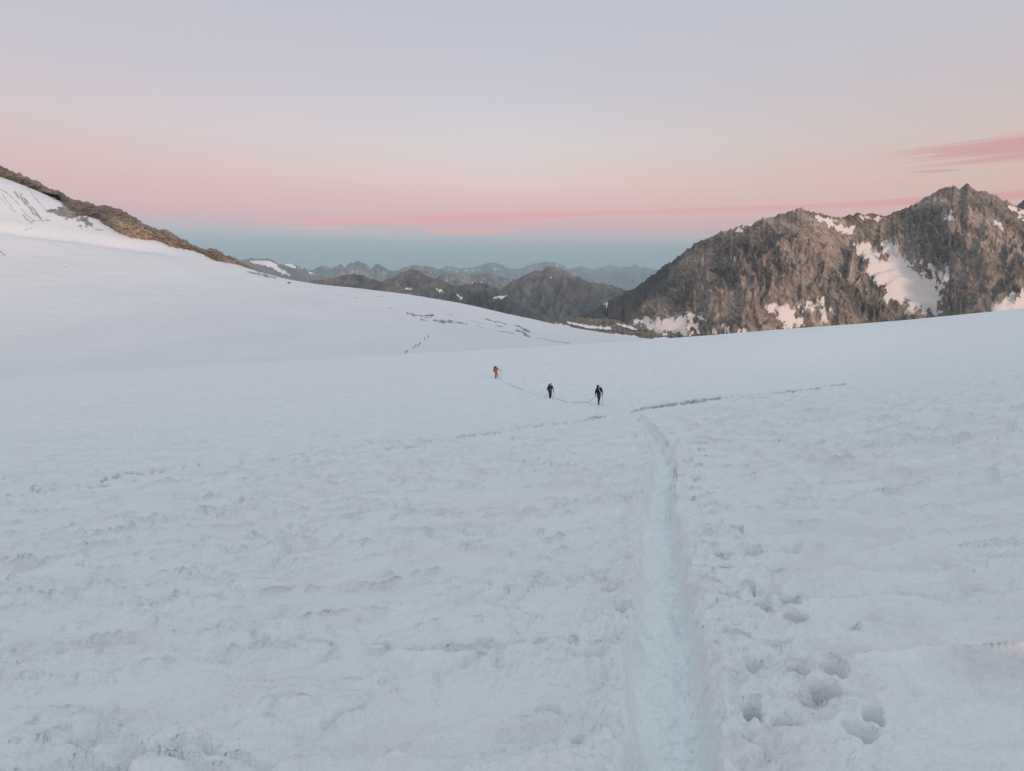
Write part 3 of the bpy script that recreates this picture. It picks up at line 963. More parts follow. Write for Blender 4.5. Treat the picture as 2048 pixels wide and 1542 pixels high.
def mt_bulge(PX, PY, v):
    up = np.clip(v, 0, 1)
    # the dome comes forward, the snow couloir lies back, the right buttress comes forward
    f = -110 * np.exp(-((PX - 1490 - 40 * (1 - up)) / 120.0) ** 2) * np.sin(np.pi * np.clip(up * 0.9 + 0.05, 0, 1))
    cx = np.interp(PY, [420, 480, 560, 660], [1735, 1745, 1800, 1850])
    f = f + 90 * np.exp(-((PX - cx) / 80.0) ** 2) * (1 - up) ** 0.4
    f = f - 60 * np.exp(-((PX - 1955 - 60 * (1 - up)) / 85.0) ** 2) * np.sin(np.pi * np.clip(up * 0.85 + 0.1, 0, 1))
    f = f - 60 * np.exp(-((PX - np.interp(PY, [430, 650], [1640, 1720])) / 30.0) ** 2) * np.sin(np.pi * up)
    return f


def mt_relief(PX, PY, v):
    """metres of height: broad ribs leaning down to the right, cliffs and broken ledges"""
    lean = np.interp(PX, [1150, 1350, 1600, 1800, 2050], [0.9, -0.30, -0.70, -0.75, -0.90])
    q1, q2 = fbm(PX * 0.012, PY * 0.015, 150, 3), fbm(PX * 0.012, PY * 0.015, 153, 3)
    s = PX + lean * (PY - 520) + 12 * q1
    r = 46 * (ridged(s * 0.018 + 0.5 * q1, PY * 0.006 + 0.5 * q2, 126, 2) - 0.6)
    r = r + 22 * (ridged(s * 0.050 + 0.6 * q2, PY * 0.016, 134, 2, 2.1, 0.5) - 0.7) * sstep(-0.6, 0.4, q1)
    r = r + 10 * fbm(PX * 0.026, PY * 0.014, 130, 4, 2.1, 0.45) + 2.5 * fbm(PX * 0.10, PY * 0.07, 140, 4)
    r = r + 5 * (ridged(s * 0.13 + 0.8 * q1, PY * 0.012 + q2, 136, 3, 2.1, 0.6) - 0.7)
    st = (PY + 0.6 * (PX - 1500)) * 0.075 + 1.3 * q2
    r = r + 5 * (sstep(0, 0.4, st - np.floor(st)) - (st - np.floor(st))) * sstep(-0.2, 0.5, q2)
    return r * (0.55 + 0.45 * sstep(0.0, 0.1, v)) * np.interp(PX, [1120, 1220, 1360], [0.2, 0.35, 1.0])


def mt_flank_shade(PX, PY, v):  # shaded left flank, its shade put into the rock colour
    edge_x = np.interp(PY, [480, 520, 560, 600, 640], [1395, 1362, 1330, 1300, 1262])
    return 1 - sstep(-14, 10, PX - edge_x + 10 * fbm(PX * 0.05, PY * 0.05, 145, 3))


mtn = loft("mountain", MT_SKY, MT_FOOT, [(1120, 2300), (1250, 2500), (1400, 2450), (1600, 2450), (1760, 2600), (1930, 2550), (2100, 2600), (2600, 2700)],
           [(1120, 2150), (1230, 2180), (1310, 2080), (1500, 2020), (1800, 2130), (2048, 2100), (2600, 2250)], 800, 330, M_MTN, mt_relief, MT_SNOW, jag=(3.4, 0.13), bulge=mt_bulge,
           power=1.0, back=(0.55, 900, 1.1), seed=12, extra=mt_flank_shade, snoise=8.0, edge=1.5, eroded=(12, 14000, 0.55, 0.2))
structure(mtn, "brown gullied mountain with a snow couloir below a jagged summit on the right")

# the dark tip of another peak at the right border
M_DARK = rock_material("dark_rock", [(0.03, 0.03, 0.033, 1), (0.06, 0.058, 0.058, 1), (0.10, 0.095, 0.09, 1)], (0.003, 0.02), bump=(0.8, 8.0))
tip = loft("mountain", [(1990, 440), (2015, 424), (2034, 411), (2042, 403), (2050, 398), (2100, 372), (2160, 350), (2260, 400), (2400, 460)], [(1990, 470), (2400, 560)], 4200, 3700, 160, 60, M_DARK,
           lambda PX, PY, v: 60 * (ridged(PX * 0.05, PY * 0.02, 151, 4) - 0.6), jag=(3, 0.12), seed=23, back=(0.6, 900, 1.0))
structure(tip, "dark peak showing behind the right shoulder of the brown mountain")

# ---- the low moraine between the glacier and the mountain
M_MOR = rock_material("moraine_rubble", [(0.07, 0.06, 0.05, 1), (0.15, 0.125, 0.10, 1), (0.23, 0.19, 0.145, 1), (0.33, 0.27, 0.20, 1)], (0.02, 0.15), bump=(0.3, 1.5))
mor = loft("moraine", [(1096, 645), (1115, 640), (1135, 636), (1165, 634), (1190, 637), (1210, 635), (1235, 640), (1262, 648), (1280, 653), (1300, 658), (1318, 668), (1345, 677)],
           [(1096, 650), (1130, 655), (1160, 662), (1200, 672), (1240, 682), (1300, 692), (1345, 694)], [(1096, 1150), (1240, 1200), (1345, 980)], [(1096, 740), (1200, 700), (1345, 640)], 300, 90, M_MOR,
           lambda PX, PY, v: 14 * (ridged(PX * 0.06 + 0.2 * PY, PY * 0.16, 161, 4) - 0.7) + 9 * fbm(PX * 0.16, PY * 0.35, 164, 4, 2.1, 0.65),
           [[(1135, 643), (1160, 648), (1190, 652), (1222, 655), (1222, 659), (1190, 657), (1160, 653), (1140, 648)], [(1215, 664), (1240, 668), (1262, 671), (1290, 676), (1262, 676), (1235, 672)],
            [(1230, 646), (1262, 652), (1275, 660), (1255, 656)], [(1300, 676), (1330, 674), (1345, 680), (1320, 684)], [(1110, 645), (1130, 650), (1150, 657), (1120, 653)]],
           jag=(2.0, 0.12), seed=31, back=(0.4, 200, 1.0), edge=1.0, snoise=2.0)
structure(mor, "low moraine of brown rubble with strips of old snow below the mountain")

# ------------------------------------------------------------------ middle and far ranges
M_MID = rock_material("range_rock", [(0.030, 0.030, 0.030, 1), (0.085, 0.075, 0.068, 1), (0.16, 0.135, 0.12, 1), (0.30, 0.25, 0.215, 1)], (0.0016, 0.010), bump=(0.2, 20.0), patch=((0.24, 0.15, 0.13, 1), 0.85))
M_FAR = rock_material("far_rock", [(0.06, 0.068, 0.07, 1), (0.13, 0.135, 0.13, 1), (0.25, 0.24, 0.225, 1)], (0.0006, 0.003), bump=(0.15, 50.0))


def ranges(label, sky, foot_py, yr, yf, mat, amp, seed, nu=260, nv=90, jag=(1.8, 0.09), snow_polys=(), snow_fn=None, patch=None, freq=1.0):
    def rel(PX, PY, v):
        s = PX + 0.4 * (PY - 560) * np.sin(PX * 0.02 + seed) + 8 * fbm(PX * 0.03, PY * 0.03, seed + 60, 3)
        return amp * (0.40 * (ridged(s * 0.030 * freq, PY * 0.012, seed + 40, 3) - 0.7) + 0.16 * (ridged(s * 0.085 * freq, PY * 0.06, seed + 44, 4) - 0.7) + 0.10 * fbm(PX * 0.1, PY * 0.15, seed + 48, 4))
    if yr > 10000:
        sky = [(a, b - 3.0 * math.exp(-((b - 530) / 14.0) ** 2)) for a, b in sky]
    xs = [a for a, b in sky]
    o = loft("mountain", sky, [(xs[0], foot_py), (xs[-1], foot_py)] if isinstance(foot_py, (int, float)) else foot_py, yr, yf, nu, nv, mat, rel, snow_polys, snow_fn, jag=jag, seed=seed,
             back=(0.5, yr * 0.12, 1.1), extra=patch or (lambda PX, PY, v: np.zeros(PX.shape)), edge=0.8, snoise=1.6, eroded=(12, max(1500, nu * nv // 12), 1.1, 0.15))
    structure(o, label)
    return o


ranges("dark rounded hill just behind the snow edge",
       [(520, 590), (570, 572), (600, 565), (640, 558), (680, 551), (705, 547), (718, 548), (740, 556), (770, 566), (810, 580), (870, 600)], 640, 6400, 5900, M_MID, 130, 201)
ranges("dark pointed mountain left of the middle",
       [(690, 590), (730, 572), (760, 562), (785, 552), (805, 544), (826, 536), (838, 542), (852, 551), (870, 556), (890, 563), (905, 571), (930, 582), (980, 605), (1030, 640)], 665, 7000, 6350, M_MID, 170, 211,
       snow_polys=[[(760, 568), (772, 572), (782, 576), (774, 576)], [(792, 573), (808, 575), (822, 580), (812, 580)], [(868, 577), (880, 579), (892, 584), (880, 585)]])
ranges("grey gullied spur in front of the valley",
       [(850, 615), (880, 590), (905, 574), (930, 568), (955, 565), (975, 568), (995, 576), (1015, 584), (1035, 596), (1060, 612), (1085, 628), (1120, 650)], 680, 5600, 5050, M_MID, 180, 221,
       snow_polys=[[(982, 598), (1000, 592), (1015, 590), (1005, 597)], [(1020, 585), (1032, 588), (1024, 590)], [(912, 588), (920, 592), (924, 598), (916, 594)]], freq=1.3)
ranges("broad mountain with a reddish shoulder in the middle",
       [(960, 600), (990, 585), (1010, 573), (1030, 560), (1045, 551), (1062, 544), (1080, 539), (1098, 532), (1112, 534), (1126, 539), (1140, 548), (1160, 556), (1175, 562), (1195, 566), (1215, 569), (1240, 574), (1280, 590), (1330, 612)], 690, 8200, 7200, M_MID, 260, 231,
       patch=lambda PX, PY, v: sstep(-6, 6, PX - 1112 - 1.2 * (PY - 535)) * (1 - sstep(550, 562, PY + 0.1 * (PX - 1130))) * sstep(1105, 1118, PX) * (1 - sstep(1155, 1175, PX)) + 0.55 * np.exp(-((PX - 1165) / 30) ** 2 - ((PY - 588) / 9) ** 2),
       snow_polys=[[(1096, 555), (1104, 555), (1102, 557)], [(1132, 540), (1140, 545), (1134, 544)]])


def streaks(seed, dens, top=0.0):
    def fn(PX, PY, v):
        n = ridged(PX * 0.10 + 0.12 * PY, PY * 0.10 - 0.05 * PX, seed, 3) + 0.5 * fbm(PX * 0.05, PY * 0.1, seed + 3, 2)
        return sstep(dens, dens + 0.25, n) * sstep(0.35, 0.75, v)
    return fn


ranges("blue-grey range with snowfields near the end of the rock ridge",
       [(430, 560), (455, 535), (480, 522), (492, 520), (506, 517), (518, 519), (534, 517), (548, 522), (560, 531), (575, 527), (590, 533), (602, 535), (615, 541), (640, 546), (690, 556), (760, 570)], 620, 17000, 15600, M_FAR, 420, 241,
       snow_polys=[[(500, 522), (520, 520), (540, 522), (552, 527), (556, 536), (568, 541), (582, 550), (574, 550), (556, 545), (545, 535), (522, 529), (506, 528)], [(561, 527), (576, 525), (594, 534), (606, 536), (590, 536)], [(616, 543), (628, 547), (622, 549)]], jag=(1.6, 0.08))
ranges("long jagged teal range across the middle",
       [(590, 556), (620, 541), (640, 536), (655, 534), (664, 540), (672, 534), (682, 531), (690, 538), (697, 531), (706, 527), (718, 526), (728, 530), (740, 536), (750, 533), (760, 531), (768, 534), (776, 542), (790, 542), (806, 538), (824, 532), (845, 534), (862, 536),
        (880, 541), (900, 546), (930, 552), (980, 562), (1040, 580)], 620, 19500, 17700, M_FAR, 460, 251, 360, snow_fn=streaks(255, 1.3), jag=(1.7, 0.08))
ranges("pale grey ridge behind the dark pointed mountain",
       [(850, 570), (870, 556), (885, 548), (905, 545), (930, 546), (955, 549), (972, 545), (985, 547), (1000, 553), (1020, 556), (1045, 560), (1090, 570), (1140, 585)], 640, 12000, 10900, M_FAR, 320, 261, snow_fn=streaks(265, 1.3), jag=(1.6, 0.08))
ranges("faint pale range with towers on the skyline",
       [(850, 548), (880, 540), (895, 534), (910, 536), (930, 538), (945, 536), (962, 532), (976, 528), (984, 530), (990, 527), (1004, 531), (1014, 538), (1030, 540), (1042, 538), (1056, 533), (1066, 530), (1076, 525), (1082, 528), (1090, 525), (1098, 528), (1112, 527), (1120, 532), (1140, 538),
        (1180, 548), (1220, 560)], 610, 30000, 27600, M_FAR, 700, 271, 320, snow_fn=streaks(275, 1.25), jag=(1.4, 0.10))
ranges("farthest hazy range beside the brown mountain",
       [(1090, 560), (1120, 548), (1140, 541), (1152, 536), (1164, 534), (1178, 538), (1190, 541), (1204, 536), (1216, 532), (1228, 533), (1240, 537), (1252, 535), (1262, 536), (1271, 530), (1280, 536), (1296, 537), (1310, 541), (1340, 545), (1420, 552), (1520, 560)], 600, 34000, 31500, M_FAR, 700, 281, 320, jag=(1.3, 0.10))

# ------------------------------------------------------------------ valley floor to the horizon
M_VAL = rock_material("valley_ground", [(0.03, 0.038, 0.034, 1), (0.05, 0.058, 0.05, 1), (0.08, 0.08, 0.07, 1)], (0.0004, 0.002), bump=(0.6, 30.0))
vx = np.linspace(-46000, 46000, 180)
vy = np.concatenate([np.linspace(-4000, 4000, 20), np.linspace(4400, 46000, 150)])
VX, VY = np.meshgrid(vx, vy)
VZ = -1500 + 260 * ridged(VX * 0.00022, VY * 0.00022, 301, 4) + 0 * VX
valley = grid_mesh("valley_terrain", VX, VY, VZ, M_VAL, {"snow": np.zeros(VX.shape)})
structure(valley, "dark valley land far below, running out to the horizon")
ZLOW = float(VZ.min())

# ------------------------------------------------------------------ haze: one closed box of even air
def haze_box(x0, x1, y0, y1, z0, z1, density, color):
    v = [(x, y, z) for z in (z0, z1) for y in (y0, y1) for x in (x0, x1)]
    f = [(0, 2, 3, 1), (4, 5, 7, 6), (0, 1, 5, 4), (2, 6, 7, 3), (0, 4, 6, 2), (1, 3, 7, 5)]
    me = bpy.data.meshes.new("haze")
    me.from_pydata(v, [], f)
    m = bpy.data.materials.new("haze_air")
    m.use_nodes = True
    n, l = m.node_tree.nodes, m.node_tree.links
    n.clear()
    pv = n.new("ShaderNodeVolumePrincipled")
    pv.inputs["Color"].default_value = color
    pv.inputs["Density"].default_value = density
    pv.inputs["Anisotropy"].default_value = 0.0
    out = n.new("ShaderNodeOutputMaterial")
    l.new(pv.outputs[0], out.inputs["Volume"])
    me.materials.append(m)
    o = bpy.data.objects.new("haze", me)
    COL.objects.link(o)
    o["kind"] = "stuff"
    o["label"] = "thin blue haze filling the air over the mountains"
    o["category"] = "haze"
    return o


_zs = []
for _o in COL.objects:
    if _o.type == "MESH":
        _c = np.empty(len(_o.data.vertices) * 3, np.float32)
        _o.data.vertices.foreach_get("co", _c)
        _zs += [float(_c[2::3].min()), float(_c[2::3].max())]
haze_box(-47000, 47000, -5000, 47000, min(_zs) - 1.0, max(_zs) + 15.0, 3.0e-5, (0.56, 0.80, 0.92, 1))
#PEOPLE
# ------------------------------------------------------------------ people
def plain(name, col, rough=0.7, spec=0.3, vary=0.25, scale=25.0):
    m, n, l, p = new_mat(name)
    t = tex(n, l, scale, 4)
    a = tuple(c * (1 - vary) for c in col) + (1,)
    b = tuple(min(1, c * (1 + vary)) for c in col) + (1,)
    l.new(ramp_node(n, l, t, [(0.3, a), (0.7, b)]), p.inputs["Base Color"])
    p.inputs["Roughness"].default_value = rough
    p.inputs["Specular IOR Level"].default_value = spec
    return m


M_SKIN = plain("skin", (0.58, 0.44, 0.37), 0.55)
M_BLACK = plain("black_cloth", (0.012, 0.014, 0.018))
M_NAVY = plain("dark_blue_cloth", (0.014, 0.022, 0.032))
M_TROUS = plain("slate_trousers", (0.035, 0.055, 0.065))
M_GREEN = plain("green_cloth", (0.035, 0.095, 0.085))
M_ORANGE = plain("orange_cloth", (0.50, 0.20, 0.065))
M_RUST = plain("rust_cloth", (0.34, 0.10, 0.05))
M_MAROON = plain("maroon_pack", (0.040, 0.012, 0.016))
M_HELM = plain("white_helmet", (0.70, 0.70, 0.70), 0.35, 0.5, 0.05)
M_GHELM = plain("grey_helmet", (0.28, 0.30, 0.31), 0.35, 0.5, 0.05)
M_METAL = plain("pole_metal", (0.06, 0.06, 0.065), 0.4, 0.5)
M_STRAP = plain("pale_strap", (0.45, 0.45, 0.46), 0.8)
M_ROPE = plain("rope", (0.05, 0.055, 0.07), 0.9)
M_PINK = plain("pink_collar", (0.42, 0.22, 0.24), 0.8)

import bmesh


def mesh_obj(name, bm, mat, parent=None):
    me = bpy.data.meshes.new(name)
    bm.to_mesh(me)
    bm.free()
    me.polygons.foreach_set("use_smooth", np.ones(len(me.polygons), bool))
    me.materials.append(mat)
    o = bpy.data.objects.new(name, me)
    COL.objects.link(o)
    if parent:
        o.parent = parent
    return o


def tube(bm, pts, rad, seg=8):
    """a round bar along points, closed ends; rad a number or one per point"""
    pts = [Vector(p) for p in pts]
    rads = rad if isinstance(rad, (list, tuple)) else [rad] * len(pts)
    rings = []
    for i, p in enumerate(pts):
        d = (pts[min(i + 1, len(pts) - 1)] - pts[max(i - 1, 0)]).normalized()
        a = d.orthogonal().normalized() if i == 0 else (rings_a - d * rings_a.dot(d)).normalized()
        rings_a = a
        b = d.cross(a)
        rings.append([bm.verts.new(p + (a * math.cos(2 * math.pi * k / seg) + b * math.sin(2 * math.pi * k / seg)) * rads[i]) for k in range(seg)])
    for r0, r1 in zip(rings, rings[1:]):
        for k in range(seg):
            bm.faces.new((r0[k], r0[(k + 1) % seg], r1[(k + 1) % seg], r1[k]))
    bm.faces.new(rings[0][::-1])
    bm.faces.new(rings[-1])


def pad(bm, c, size, bevel, taper=1.0, rot=0.0):
    """a stuffed box: bevelled, narrower at the top by taper"""
    r = bmesh.ops.create_cube(bm, size=1.0)
    vs_ = r["verts"]
    for v in vs_:
        k = taper if v.co.z > 0 else 1.0
        v.co = Vector((v.co.x * size[0] * k, v.co.y * size[1] * k, v.co.z * size[2]))
        y, z = v.co.y, v.co.z
        v.co.y, v.co.z = y * math.cos(rot) - z * math.sin(rot), y * math.sin(rot) + z * math.cos(rot)
        v.co += Vector(c)
    es = list({e for v in vs_ for e in v.link_edges})
    bmesh.ops.bevel(bm, geom=es, offset=bevel, segments=3, profile=0.6, affect="EDGES")


def body(joints, bones, mats, region_of):
    """one continuous figure grown round a skeleton; cloth and skin by nearest bone"""
    names = list(joints)
    me = bpy.data.meshes.new("skeleton")
    me.from_pydata([joints[k][0] for k in names], [(names.index(a), names.index(b)) for a, b in bones], [])
    o = bpy.data.objects.new("skeleton", me)
    COL.objects.link(o)
    o.modifiers.new("skin", "SKIN").use_smooth_shade = True
    sv = me.skin_vertices[0].data
    for i, k in enumerate(names):
        r = joints[k][1]
        sv[i].radius = r if isinstance(r, tuple) else (r, r)
        sv[i].use_root = (k == "pelvis")
    o.modifiers.new("sub", "SUBSURF").levels = 1
    dg = bpy.context.evaluated_depsgraph_get()
    dg.update()
    out = bpy.data.meshes.new_from_object(o.evaluated_get(dg))
    bpy.data.objects.remove(o)
    bpy.data.meshes.remove(me)
    out.materials.clear()
    for m in mats:
        out.materials.append(m)
    segs = [(np.array(joints[a][0]), np.array(joints[b][0]), region_of(a, b)) for a, b in bones]
    for p in out.polygons:
        c = np.array(p.center)
        best, bi = 1e9, 0
        for a, b, ri in segs:
            ab = b - a
            t = max(0.0, min(1.0, float(np.dot(c - a, ab) / (np.dot(ab, ab) + 1e-9))))
            d = float(np.linalg.norm(c - a - ab * t))
            if d < best:
                best, bi = d, ri
        p.material_index = bi
        p.use_smooth = True
    out.name = "person"
    return out


def skeleton(armR, armL, legR, legL, lean=0.0, head=(0.0, 0.0)):
    """x is the person's left; facing -Y. arm = (elbow, wrist); leg = (knee, ankle, toe)"""
    def L(y, z):
        return -lean * (z - 0.95) + y
    j = {
        "pelvis": ((0, L(0, .95), .95), (.15, .115)), "waist": ((0, L(0, 1.08), 1.08), (.14, .105)), "chest": ((0, L(0, 1.28), 1.28), (.17, .12)),
        "upper": ((0, L(0.01, 1.41), 1.41), (.13, .10)), "neck": ((head[0] * .4, L(0, 1.50), 1.50), .058), "jaw": ((head[0], L(-.025, 1.565) + head[1] * .5, 1.565), (.066, .075)),
        "skull": ((head[0], L(-.01, 1.64) + head[1], 1.645), (.078, .092)), "crown": ((head[0], L(0, 1.71) + head[1], 1.71), (.058, .066)), "nose": ((head[0], L(-.125, 1.60) + head[1], 1.598), .014),
    }
    b = [("pelvis", "waist"), ("waist", "chest"), ("chest", "upper"), ("upper", "neck"), ("neck", "jaw"), ("jaw", "skull"), ("skull", "crown"), ("skull", "nose")]
    for s, arm, leg, nm in ((-1, armR, legR, "R"), (1, armL, legL, "L")):
        j["sh" + nm] = ((s * .18, L(0.01, 1.40), 1.40), .068)
        j["el" + nm] = (arm[0], .052)
        j["wr" + nm] = (arm[1], .036)
        e, w = Vector(arm[0]), Vector(arm[1])
        d = (w - e).normalized()
        side = Vector((s, 0, 0))
        side = (side - d * side.dot(d)).normalized()
        fwd = d.cross(side).normalized()
        if fwd.y > 0:
            fwd = -fwd
        palm = w + d * .075
        j["pa" + nm] = (tuple(palm), (.034, .024))
        b += [("upper", "sh" + nm), ("sh" + nm, "el" + nm), ("el" + nm, "wr" + nm), ("wr" + nm, "pa" + nm)]
        for k, (off, ln) in enumerate(((-.027, .070), (-.009, .078), (.009, .073), (.027, .058))):
            root = palm + fwd * (-off) + d * .018
            mid = root + d * ln * .55 - side * .012
            tip = mid - side * ln * .40 + d * ln * .12
            j["fa%s%d" % (nm, k)] = (tuple(root), .011)
            j["fb%s%d" % (nm, k)] = (tuple(mid), .010)
            j["fc%s%d" % (nm, k)] = (tuple(tip), .008)
            b += [("pa" + nm, "fa%s%d" % (nm, k)), ("fa%s%d" % (nm, k), "fb%s%d" % (nm, k)), ("fb%s%d" % (nm, k), "fc%s%d" % (nm, k))]
        t0 = w + d * .045 + fwd * .03
        t1 = t0 + fwd * .028 + d * .022
        t2 = t1 + d * .024 - side * .018
        for nn, p, r in (("ta", t0, .012), ("tb", t1, .011), ("tc", t2, .009)):
            j[nn + nm] = (tuple(p), r)
        b += [("wr" + nm, "ta" + nm), ("ta" + nm, "tb" + nm), ("tb" + nm, "tc" + nm)]
        j["hip" + nm] = ((s * .095, 0, .88), .098)
        j["kn" + nm] = (leg[0], .068)
        j["sh_" + nm] = (tuple((Vector(leg[0]) * .55 + Vector(leg[1]) * .45)), .060)
        j["an" + nm] = (leg[1], .050)
        a = Vector(leg[1])
        t = Vector(leg[2])
        f = (t - a)
        f.z = 0
        f.normalize()
        j["heel" + nm] = (tuple(a - f * .045 + Vector((0, 0, -.045))), .046)
        j["toe" + nm] = (leg[2], .040)
        b += [("pelvis", "hip" + nm), ("hip" + nm, "kn" + nm), ("kn" + nm, "sh_" + nm), ("sh_" + nm, "an" + nm), ("an" + nm, "heel" + nm), ("an" + nm, "toe" + nm)]
    return j, b


def region_fn(thigh=2, shin=2):
    """0 skin, 1 jacket, 2 trousers, 3 boots, 4 gloves, 5 lower leg"""
    def fn(a, b):
        if b in ("jaw", "skull", "crown", "nose"):
            return 0
        if b[:2] in ("pa", "fa", "fb", "fc", "ta", "tb", "tc"):
            return 4
        if b.startswith(("heel", "toe")):
            return 3
        if b.startswith(("hip", "kn")):
            return 2
        if b.startswith(("sh_", "an")):
            return 5
        return 1
    return fn


def full_height(x, y):
    return float(near_surface(np.array([x]), np.array([y]))[0][0])


def helmet(parent, mat, head, lean):
    bm = bmesh.new()
    bmesh.ops.create_uvsphere(bm, u_segments=20, v_segments=12, radius=1.0)
    bmesh.ops.delete(bm, geom=[v for v in bm.verts if v.co.z < -0.12], context="VERTS")
    for v in bm.verts:
        v.co = Vector((v.co.x * .112, v.co.y * .135, v.co.z * .115))
    bmesh.ops.solidify(bm, geom=bm.faces[:], thickness=0.014)
    o = mesh_obj("helmet", bm, mat, parent)
    o.location = (head[0], head[1] - lean * .72, 1.665)
    o.rotation_euler = (0.12, 0, 0)
    return o


def person(px, py, top, rotz, joints, mats, label, helm, lean, head, extra=None):
    x, y, _ = hit(px, py, near_macro)
    z = full_height(x, y) - 0.015
    j, b = joints
    root = bpy.data.objects.new("person", body(j, b, mats, region_fn()))
    COL.objects.link(root)
    dist = math.hypot(y, EYE - z)
    sc = (py - top) / F * dist / 1.80
    root.location = (x, y, z)
    root.rotation_euler = (0, 0, rotz)
    root.scale = (sc * 1.1, sc * 1.1, sc)
    root["label"] = label
    root["category"] = "person"
    root["group"] = "roped party on the near snowfield"
    helmet(root, helm, head, lean)
    if extra:
        extra(root)
    bpy.context.view_layer.update()
    return root


def worn(root, name, label, cat, group=None):
    """a thing carried by a person: an Empty standing where the person stands"""
    e = bpy.data.objects.new(name, None)
    COL.objects.link(e)
    e.location, e.rotation_euler, e.scale = root.location, root.rotation_euler, root.scale
    e["label"], e["category"] = label, cat
    if group:
        e["group"] = group
    return e


def backpack(root, label, mat, lean, tall=0.56, strap_mat=None):
    e = worn(root, "backpack", label, "backpack", "backpacks of the roped party")
    yb = .235 - lean * .33
    bm = bmesh.new()
    pad(bm, (0, yb, 1.22), (.32, .20, tall), .05, .92, lean)
    mesh_obj("pack_body", bm, mat, e)
    bm = bmesh.new()
    pad(bm, (0, yb - .02 - lean * .2, 1.22 + tall / 2 + .05), (.30, .22, .13), .045, .85, lean)
    mesh_obj("lid", bm, mat, e)
    for s in (-1, 1):
        bm = bmesh.new()
        tube(bm, [(s * .11, yb - .09 - lean * .12, 1.46), (s * .12, -.03 - lean * .5, 1.50), (s * .125, -.12 - lean * .42, 1.40), (s * .135, -.145 - lean * .3, 1.25), (s * .15, -.07 - lean * .15, 1.10), (s * .14, yb - .09, 1.02)], .022, 6)
        mesh_obj("shoulder_strap", bm, strap_mat or M_BLACK, e)
    return e


def pole(root, top, tip, label):
    """a trekking pole from the hand (local) to the ground (local)"""
    e = worn(root, "trekking_pole", label, "trekking pole", "trekking poles of the roped party")
    t, g = Vector(top), Vector(tip)
    d = (g - t).normalized()
    up = t - d * .06
    bm = bmesh.new()
    tube(bm, [up + d * .14, t + (g - t) * .5, g], [.012, .0115, .010], 8)
    mesh_obj("shaft", bm, M_METAL, e)
    bm = bmesh.new()
    tube(bm, [up, up + d * .02, up + d * .10, up + d * .16], [.014, .022, .018, .016], 8)
    mesh_obj("grip", bm, M_BLACK, e)
    bm = bmesh.new()
    c = g - d * .06
    tube(bm, [c, c + d * .006, c + d * .014], [.012, .042, .038], 10)
    mesh_obj("basket", bm, M_BLACK, e)
    return e


# -- leading person, black jacket, walking towards the camera
j1 = skeleton(armR=((-.27, .00, 1.13), (-.29, -.06, .87)), armL=((.27, .03, 1.13), (.285, .0, .86)),
              legR=((-.06, -.16, .50), (-.03, -.10, .085), (-.035, -.27, .045)), legL=((.055, -.03, .49), (.05, .16, .10), (.055, .02, .045)), lean=0.22, head=(0.02, -.04))


def strap1(root):
    bm = bmesh.new()
    tube(bm, [(-.10, -.04, 1.46), (-.06, -.215, 1.38), (-.02, -.24, 1.28), (.05, -.215, 1.14), (.10, -.17, 1.04), (.15, -.08, 1.0)], .026, 6)
    mesh_obj("chest_strap", bm, M_STRAP, root)


p1 = person(1197, 812.5, 770, 0.12, j1, [M_SKIN, M_NAVY, M_TROUS, M_BLACK, M_BLACK, M_TROUS], "person in black jacket with a pale diagonal strap leading the rope party", M_HELM, 0.22, (0.02, -.04), strap1)
backpack(p1, "dark backpack of the leading person in black, its top showing over the shoulder", M_BLACK, 0.22, 0.62)
pole(p1, (.285, -.02, .79), (.31, .10, .02), "trekking pole in the left hand of the leading person in black")

# -- second person, green front, leaning on two poles
j2 = skeleton(armR=((-.29, .06, 1.14), (-.20, -.10, .96)), armL=((.28, -.02, 1.14), (.29, -.16, .92)),
              legR=((-.065, -.10, .50), (-.045, -.04, .085), (-.03, -.21, .045)), legL=((.065, -.08, .50), (.045, .06, .09), (.06, -.10, .045)), lean=0.28, head=(0.03, -.05))


def front2(root):
    bm = bmesh.new()
    tube(bm, [(-.055, -.02, 1.49), (-.04, -.15, 1.455), (.0, -.185, 1.44), (.045, -.15, 1.455), (.06, -.02, 1.49)], .028, 6)
    mesh_obj("neck_scarf", bm, M_PINK, root)
    bm = bmesh.new()
    pad(bm, (0, -.155, 1.13), (.27, .10, .40), .045, .9, -.25)
    mesh_obj("jacket_front", bm, M_GREEN, root)


p2 = person(1100, 799.5, 764.5, 0.18, j2, [M_SKIN, M_NAVY, M_BLACK, M_BLACK, M_BLACK, M_BLACK], "second person in dark jacket with green front leaning on two poles", M_GHELM, 0.28, (0.03, -.05), front2)
backpack(p2, "dark green backpack on the second person of the rope party", M_GREEN, 0.28, 0.55)
pole(p2, (-.20, -.13, .95), (-.68, -.05, .0), "trekking pole planted out to the side by the second person in green")
pole(p2, (.29, -.18, .90), (.30, -.22, .0), "upright trekking pole in the left hand of the second person in green")

# -- third person, orange clothes, arm stretched to a pole
j3 = skeleton(armR=((-.24, -.04, 1.12), (-.26, -.16, .94)), armL=((.22, -.24, 1.22), (.24, -.50, 1.10)),
              legR=((-.09, -.04, .50), (-.09, .03, .085), (-.10, -.13, .045)), legL=((.10, -.09, .50), (.11, -.07, .085), (.11, -.24, .045)), lean=0.18, head=(0.0, -.03))
p3 = person(992, 757.5, 729.5, 0.85, j3, [M_SKIN, M_ORANGE, M_ORANGE, M_BLACK, M_NAVY, M_BLACK], "third person in orange jacket and shorts stretching an arm to a pole", M_HELM, 0.18, (0.0, -.03))
backpack(p3, "dark maroon backpack on the person in orange", M_MAROON, 0.18, 0.58)
pole(p3, (.24, -.60, 1.08), (.30, -.68, .0), "trekking pole held out at arm's length by the person in orange")
pole(p3, (-.26, -.20, .90), (-.40, .10, .0), "trekking pole beside the backpack of the person in orange")


